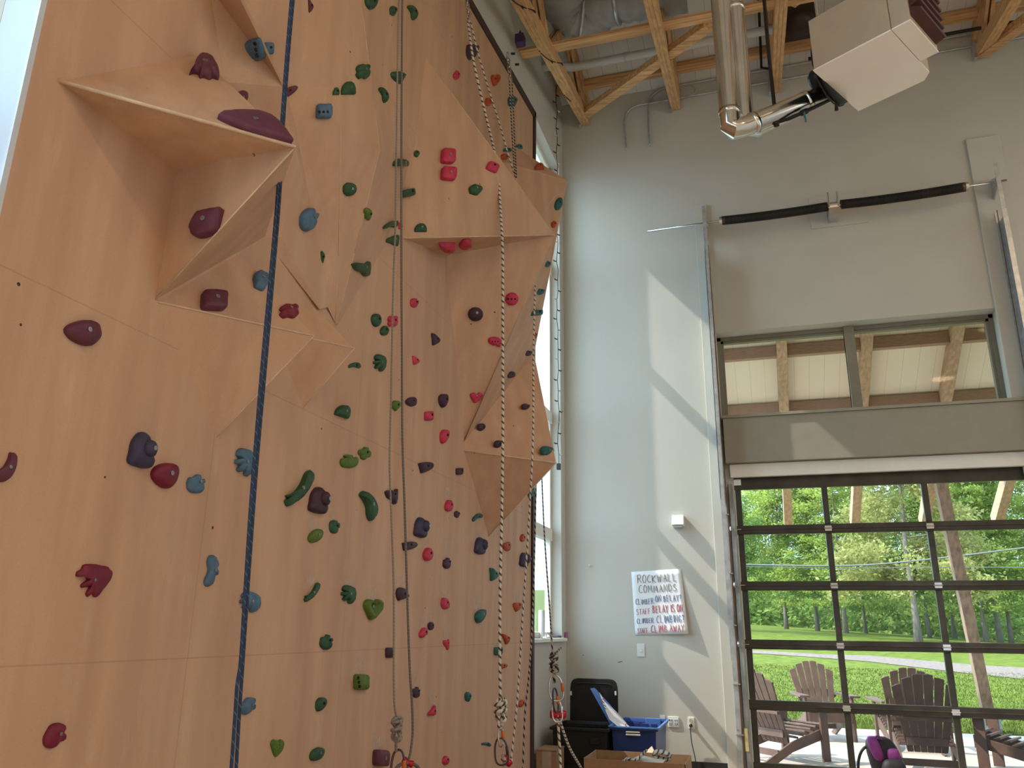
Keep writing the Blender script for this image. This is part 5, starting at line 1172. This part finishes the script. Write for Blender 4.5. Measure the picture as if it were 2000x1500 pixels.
# ================================================================== OUTSIDE
PZ = lambda y: 11.2 - .5 * y; PS0 = PZ(YB)
SOFF = bpy.data.materials.new('cream_beadboard_soffit'); SOFF.use_nodes = True; SOFF.node_tree.nodes['Principled BSDF'].inputs['Roughness'].default_value = .6
board_lines(SOFF, .21, (.86, .69, .51), (.60, .47, .34), 0, .022)
PX0 = -.95
o = struct(roof_slab(PX0, 7.5, 9.86, 14.35, PZ, .12).build('porch_ceiling', SOFF)); tag(o, 'cream boarded porch roof seen through the clerestory', 'porch roof', kind='structure')
rx = [atS(1527, 720, PS0, .5).x, atS(1687, 720, PS0, .5).x, atS(1850, 720, PS0, .5).x]; sp_ = (rx[2] - rx[0]) / 2
names = ('first porch rafter from the left seen through the clerestory', 'porch rafter just right of the clerestory mullion', 'porch rafter in the middle of the right clerestory pane', 'porch rafter whose end shows at the right edge of the door', 'porch rafter at the far left, ending outside the clerestory')
for i, lb in zip((0, 1, 2, 3, -1), names):
    x_ = rx[0] + sp_ * i
    if x_ < PX0 + .06: continue
    ye = 15.45
    m_ = MB().prism([(x_ - .07, 9.88, PZ(9.88) - .24), (x_ - .07, ye, PZ(ye) - .26), (x_ - .07, ye + .1, PZ(ye + .1) + .0), (x_ - .07, 14.35, PZ(14.35) - .002), (x_ - .07, 9.88, PZ(9.88) - .002)], (.14, 0, 0))
    tag(m_.build('porch_rafter', RAFTER, None, bevel=.006), lb, 'rafter', 'porch rafters')
for q, lb in (((1700, 672), 'upper cross blocking between the porch rafters'), ((1700, 786), 'lower cross blocking between the porch rafters')):
    p_ = atS(*q, PS0 - .08, .5); mbk = thing('rafter_blocking', lb, 'blocking', (2, p_.y, p_.z))
    xs_ = [PX0] + [rx[0] + sp_ * k for k in range(4)] + [7.4]
    for a_, b_2 in zip(xs_, xs_[1:]):
        if b_2 - a_ > .2: MB().bar((a_ + .075, p_.y, PZ(p_.y) - .085), (b_2 - .075, p_.y, PZ(p_.y) - .085), .11, .16).build('block', mat('reddish_blocking', (.36, .20, .13), .6, var=.2, stretch=(2, 20, 20)), mbk)
pb = atZ(1936, 1424, 0); pt = atY(1833, 925, 14.0)
o = MB().bar(pb, pt, .17, .19, (0, 1, 0)).build('leaning_post', WEATHERED, None, bevel=.008); tag(o, 'weathered timber post leaning outward from the patio edge to the porch eave', 'post')
MB().box(pb + Vector((-.14, -.14, -.0)), pb + Vector((.14, .14, .22))).build('post_base', mat('pale_concrete_pier', (.42, .44, .46), .8), o, bevel=.02)
for (px, wz) in (((1380, 1101, 1640, 1105, 1810, 1093, 2080, 1060), 0), ((1380, 1105, 1640, 1110, 1810, 1108, 2080, 1108), 1)):
    q = [atY(px[i], px[i + 1], 26) for i in (0, 2, 4, 6)]
    tag(MB().tube(smooth_path(q, 8), .022 if not wz else .010, 6).build('utility_wire', mat('pale_wire', (.17, .16, .15), .5), None, True), 'pale overhead wire crossing in front of the trees, ' + ('thicker and higher' if not wz else 'thinner and lower'), 'wire')

# ------------------------------------------------------------------ Adirondack chairs
def make_chair(M, label):
    t = thing('adirondack_chair', label, 'chair', (0, 0, 0), 'adirondack chairs on the patio')
    th_ = math.radians(24); b0 = Vector((0, -.16, .27)); up = Vector((0, -math.sin(th_), math.cos(th_))); nb = Vector((0, -math.cos(th_), -math.sin(th_)))
    for k in range(6):
        u = (k - 2.5) / 2.5; hgt = .80 - .13 * u * u
        xb0, xb1 = u * .165 - .031, u * .165 + .031; xt0, xt1 = u * .265 - .047, u * .265 + .047; dt = -.02 * (1 if u > 0 else -1) * abs(u)
        q = [b0 + Vector((xb0, 0, 0)) - up * .08, b0 + Vector((xb1, 0, 0)) - up * .08, b0 + Vector((xt1, 0, 0)) + up * (hgt + dt), b0 + Vector(((xt0 + xt1) / 2, 0, 0)) + up * (hgt + .006), b0 + Vector((xt0, 0, 0)) + up * (hgt - dt)]
        MB().prism(q, nb * .022).build('back_slat', M, t, bevel=.003)
    for hh, wd in ((.05, .40), (.36, .46)): c_ = b0 + up * hh + nb * .035; MB().bar(c_ - Vector((wd / 2, 0, 0)), c_ + Vector((wd / 2, 0, 0)), .03, .08, (0, 0, 1)).build('back_rail', M, t, bevel=.003)
    for k in range(6):
        y_ = .34 - k * .088; z_ = .385 - (.34 - y_) * .26
        MB().bar((-.27, y_, z_), (.27, y_, z_), .076, .022, (0, .26, 1)).build('seat_slat', M, t, bevel=.003)
    for s in (-1, 1):
        x_ = s * .285
        MB().prism([(x_ - .014, .36, .25), (x_ - .014, .38, .37), (x_ - .014, -.2, .225), (x_ - .014, -.66, .02), (x_ - .014, -.60, -.0), (x_ - .014, -.48, .0), (x_ - .014, -.2, .12)], (.028, 0, 0)).build('rear_leg', M, t, bevel=.003)
        MB().box((s * .31 - .016, .25, 0), (s * .31 + .016, .36, .56)).build('front_leg', M, t, bevel=.003)
        MB().prism([(s * .26, .42, .56), (s * .40, .42, .56), (s * .41, .25, .56), (s * .37, -.25, .56), (s * .33, -.40, .56), (s * .29, -.40, .56)], (0, 0, .024)).build('armrest', M, t, bevel=.003)
    MB().bar((-.29, .37, .30), (.29, .37, .30), .022, .12).build('front_apron', M, t, bevel=.003)
    MB().bar((-.30, -.36, .535), (.30, -.36, .535), .05, .03).build('arm_rail', M, t, bevel=.003)
    MB().bar((-.29, -.40, .12), (.29, -.40, .12), .022, .07).build('stretcher', M, t, bevel=.003)
    return t
ch0 = make_chair(CHAIRW, '')
spots = [(1530, 11.25, 0.72, 0.70, 'brown slatted garden chair at the left, facing right, seen half from behind'),
         (1608, 13.6, 0.22, -1.0, 'brown slatted garden chair facing the room, with its front to us'),
         (1768, 12.9, -0.05, 1.0, 'brown slatted garden chair mostly hidden behind another chair back'),
         (1800, 11.05, 0.03, 1.0, 'large dark slatted garden chair seen straight from behind, nearest the backpack'),
         (1985, 11.2, -0.9, 0.42, 'brown slatted garden chair cut by the right edge, facing left')]
for i, (px, Y, fx, fy, lb) in enumerate(spots):
    c = ch0 if i == 0 else copy_tree(ch0)
    c['label'] = lb; c.location = (atY(px, 1400, Y).x, Y, 0); c.rotation_euler = (0, 0, math.atan2(fy, fx) - math.pi / 2); c.scale = (1.06, 1.06, 1.06)

# ------------------------------------------------------------------ trees
def leaf_mat(name, col, var=.35):
    M = bpy.data.materials.new(name); M.use_nodes = True; nt = M.node_tree; N = nt.nodes; L = nt.links
    b = N['Principled BSDF']; b.inputs['Roughness'].default_value = .6; b.inputs['Specular IOR Level'].default_value = .15
    tc = N.new('ShaderNodeTexCoord'); no = N.new('ShaderNodeTexNoise'); no.inputs['Scale'].default_value = 1.4; no.inputs['Detail'].default_value = 4; L.new(tc.outputs['Object'], no.inputs['Vector'])
    rp = N.new('ShaderNodeValToRGB'); e = rp.color_ramp.elements; e[0].position = .3; e[1].position = .7
    e[0].color = tuple(c * (1 - var) for c in col) + (1,); e[1].color = tuple(c * (1 + var) for c in col) + (1,)
    L.new(no.outputs['Fac'], rp.inputs[0]); L.new(rp.outputs[0], b.inputs['Base Color'])
    tr = N.new('ShaderNodeBsdfTranslucent'); L.new(rp.outputs[0], tr.inputs[0]); mx = N.new('ShaderNodeMixShader'); mx.inputs[0].default_value = .5
    L.new(b.outputs[0], mx.inputs[1]); L.new(tr.outputs[0], mx.inputs[2]); L.new(mx.outputs[0], N['Material Output'].inputs[0]); return M
LG = leaf_mat('light_green_foliage', (.34, .40, .085)); LM = leaf_mat('mid_green_foliage', (.22, .30, .065)); LC = leaf_mat('yellow_green_cedar_foliage', (.38, .36, .12)); LD = leaf_mat('deep_green_foliage', (.17, .25, .06))
BARK = mat('grey_brown_bark', (.20, .155, .125), .85, var=.3, scale=4, stretch=(4, 4, .6))
def crown_mesh(kind, H, seed, n):
    rg = random.Random(seed); m_ = MB(); cl = []
    if kind == 'pine':
        z = H * .13
        while z < H:
            R_ = (.9 + 3.1 * (1 - (z / H)) ** .7) * rg.uniform(.7, 1.15); k = rg.randint(4, 6); a0 = rg.random() * 6.28
            for i in range(k):
                a = a0 + i * 6.28 / k + rg.uniform(-.3, .3)
                for f in (.35, .6, .85, 1.0): cl.append((math.cos(a) * R_ * f, math.sin(a) * R_ * f, z + .35 * f * rg.uniform(-.3, 1), .62, .26))
            z += rg.uniform(.55, .95)
    elif kind == 'cedar':
        for i in range(150):
            z = H * (.10 + .9 * rg.random() ** 1.1); R_ = 3.4 * (1 - z / H) ** .75 * (.45 + .55 * rg.random() ** .5); a = rg.random() * 6.28
            cl.append((math.cos(a) * R_, math.sin(a) * R_, z - .12 * R_, .55, .42))
    else:
        for i in range(70):
            a = rg.random() * 6.28; u = rg.uniform(-1, 1); r_ = rg.random() ** .4; q_ = math.sqrt(1 - u * u)
            cl.append((math.cos(a) * q_ * 3.2 * r_, math.sin(a) * q_ * 3.2 * r_, H * .57 + u * H * .42 * r_, .85, .7))
    per = max(1, n // len(cl)); s0 = .105 if kind != 'cedar' else .085
    for (x, y, z, r_, rz_) in cl:
        for i in range(per):
            p = Vector((x + rg.gauss(0, r_ * .5), y + rg.gauss(0, r_ * .5), z + rg.gauss(0, rz_ * .5)))
            d1 = Vector((rg.gauss(0, 1), rg.gauss(0, 1), rg.gauss(0, .6))).normalized(); d2 = d1.orthogonal().normalized(); d2 = Matrix.Rotation(rg.random() * 6.28, 3, d1) @ d2
            s = s0 * rg.uniform(.6, 1.3)
            m_.v += [p - d1 * s, p + d2 * s * .55, p + d1 * s, p - d2 * s * .55]; o = len(m_.v) - 4; m_.f.append((o, o + 1, o + 2, o + 3))
    me = bpy.data.meshes.new('crown'); me.from_pydata([tuple(v) for v in m_.v], [], m_.f); return me
def trunk_mesh(H, r, seed, lean=0, branches=True):
    rg = random.Random(seed); m_ = MB(); pts = [(lean * (k / 8) ** 1.5 + rg.uniform(-.05, .05), rg.uniform(-.05, .05), H * .92 * k / 8 - .15) for k in range(9)]
    m_.tube(pts, [r * (1.45 if k == 0 else 1 - .1 * k) for k in range(9)], 9)
    if branches:
        for k in range(7):
            z = H * rg.uniform(.2, .8); a = rg.random() * 6.28; l = rg.uniform(1, 2.4) * (1 - z / H * .6)
            m_.tube([(0, 0, z), (math.cos(a) * l * .5, math.sin(a) * l * .5, z + .1), (math.cos(a) * l, math.sin(a) * l, z + .35)], [r * .3, r * .2, .02], 5)
    me = bpy.data.meshes.new('trunk'); me.from_pydata([tuple(v) for v in m_.v], [], m_.f); me.materials.append(BARK)
    for p in me.polygons: p.use_smooth = True
    return me
CM = {}
for key, kind, H, n, M in (('pine1', 'pine', 16, 22000, LG), ('pine2', 'pine', 17, 22000, LM), ('cedar', 'cedar', 11, 30000, LC), ('round1', 'round', 13, 24000, LG), ('round2', 'round', 13, 24000, LM), ('round3', 'round', 14, 22000, LD)):
    me = crown_mesh(kind, H, len(CM) + 20, n); me.materials.append(M); CM[key] = (me, trunk_mesh(H, .15 if 'pine' in key else .13, len(CM) + 3, 0), H)
def tree(px, py, key, sc_, label, group='trees at the far side of the lawn', lift=0, rot=0, dist=None):
    p = ground_hit(px, py) if dist is None else None
    if p is None or p.y > 85 or dist: 
        Y = dist or 60; p = atY(px, py, Y); p.z = gz(p.x, p.y)
    t = thing('lawn_tree', label, 'tree', tuple(p), group); t.rotation_euler = (0, 0, rot); t.scale = (sc_, sc_, sc_)
    for nm, me in (('crown', CM[key][0]), ('trunk', CM[key][1])):
        o = bpy.data.objects.new(nm, me); C.objects.link(o); o.parent = t
        if nm == 'crown' and lift: o.location = (0, 0, lift)
    return t
tree(1794, 1252, 'cedar', 1.30, 'full yellow-green cedar in front of the other trees, in the middle door bay', rot=.4, lift=1.0, dist=47)
tree(1653, 1236, 'pine1', .86, 'tall pine with a thick trunk beside the left door mullion', rot=1.0, dist=55)
tree(1595, 1221, 'pine2', .80, 'pine with a slender pale trunk in the left door bay', rot=2.2, dist=58)
tree(1535, 1216, 'round1', .92, 'leafy tree with a grey trunk in the left door bay', rot=.7, dist=58)
tree(1448, 1240, 'round3', .62, 'bushy dark tree with a bent trunk at the left door edge', rot=.2, dist=50)
tree(1690, 1229, 'pine2', .72, 'pine with twin grey trunks left of the yellow-green cedar', rot=3.0, dist=62)
tree(1815, 1246, 'round2', .85, 'green tree just behind the cedar at its right', rot=1.9, dist=60)
tree(1865, 1243, 'pine1', .85, 'pine seen just left of the leaning post', rot=5.0, dist=64)
tree(1925, 1248, 'pine2', .82, 'pine with a brown trunk just right of the leaning post', rot=2.6, dist=55)
tree(1953, 1251, 'pine1', .9, 'light green pine, second trunk right of the leaning post', rot=4.0, dist=56)
tree(1976, 1253, 'round1', .95, 'leafy tree, third trunk right of the leaning post', rot=.9, dist=58)
rg = random.Random(5)
for k in range(24):
    px = 1380 + k * 31 + rg.uniform(-10, 10); key = ('pine1', 'round3', 'pine2', 'round2', 'round1')[k % 5]
    tree(px, 1225, key, rg.uniform(.46, .62), 'tree in the dense wood behind the lawn trees', group='trees of the wood behind', rot=rg.random() * 6, dist=rg.uniform(70, 88))
us = MB(); 
for i in range(52000):
    x = rg.uniform(-12, 55); y = rg.uniform(66, 92); z = gz(x, y) + 5.5 * rg.random() ** 1.5 * (.75 + .25 * math.sin(x * .7) * math.sin(x * .31 + 1)); d1 = Vector((rg.gauss(0, 1), rg.gauss(0, 1), rg.gauss(0, .7))).normalized(); d2 = d1.orthogonal().normalized(); s = rg.uniform(.16, .34); p = Vector((x, y, z))
    o = len(us.v); us.v += [p - d1 * s, p + d2 * s * .6, p + d1 * s, p - d2 * s * .6]; us.f.append((o, o + 1, o + 2, o + 3))
me = bpy.data.meshes.new('undergrowth'); me.from_pydata([tuple(v) for v in us.v], [], us.f); me.materials.append(LM)
o = bpy.data.objects.new('undergrowth', me); C.objects.link(o); tag(o, 'green undergrowth filling the edge of the wood', 'undergrowth', kind='stuff')
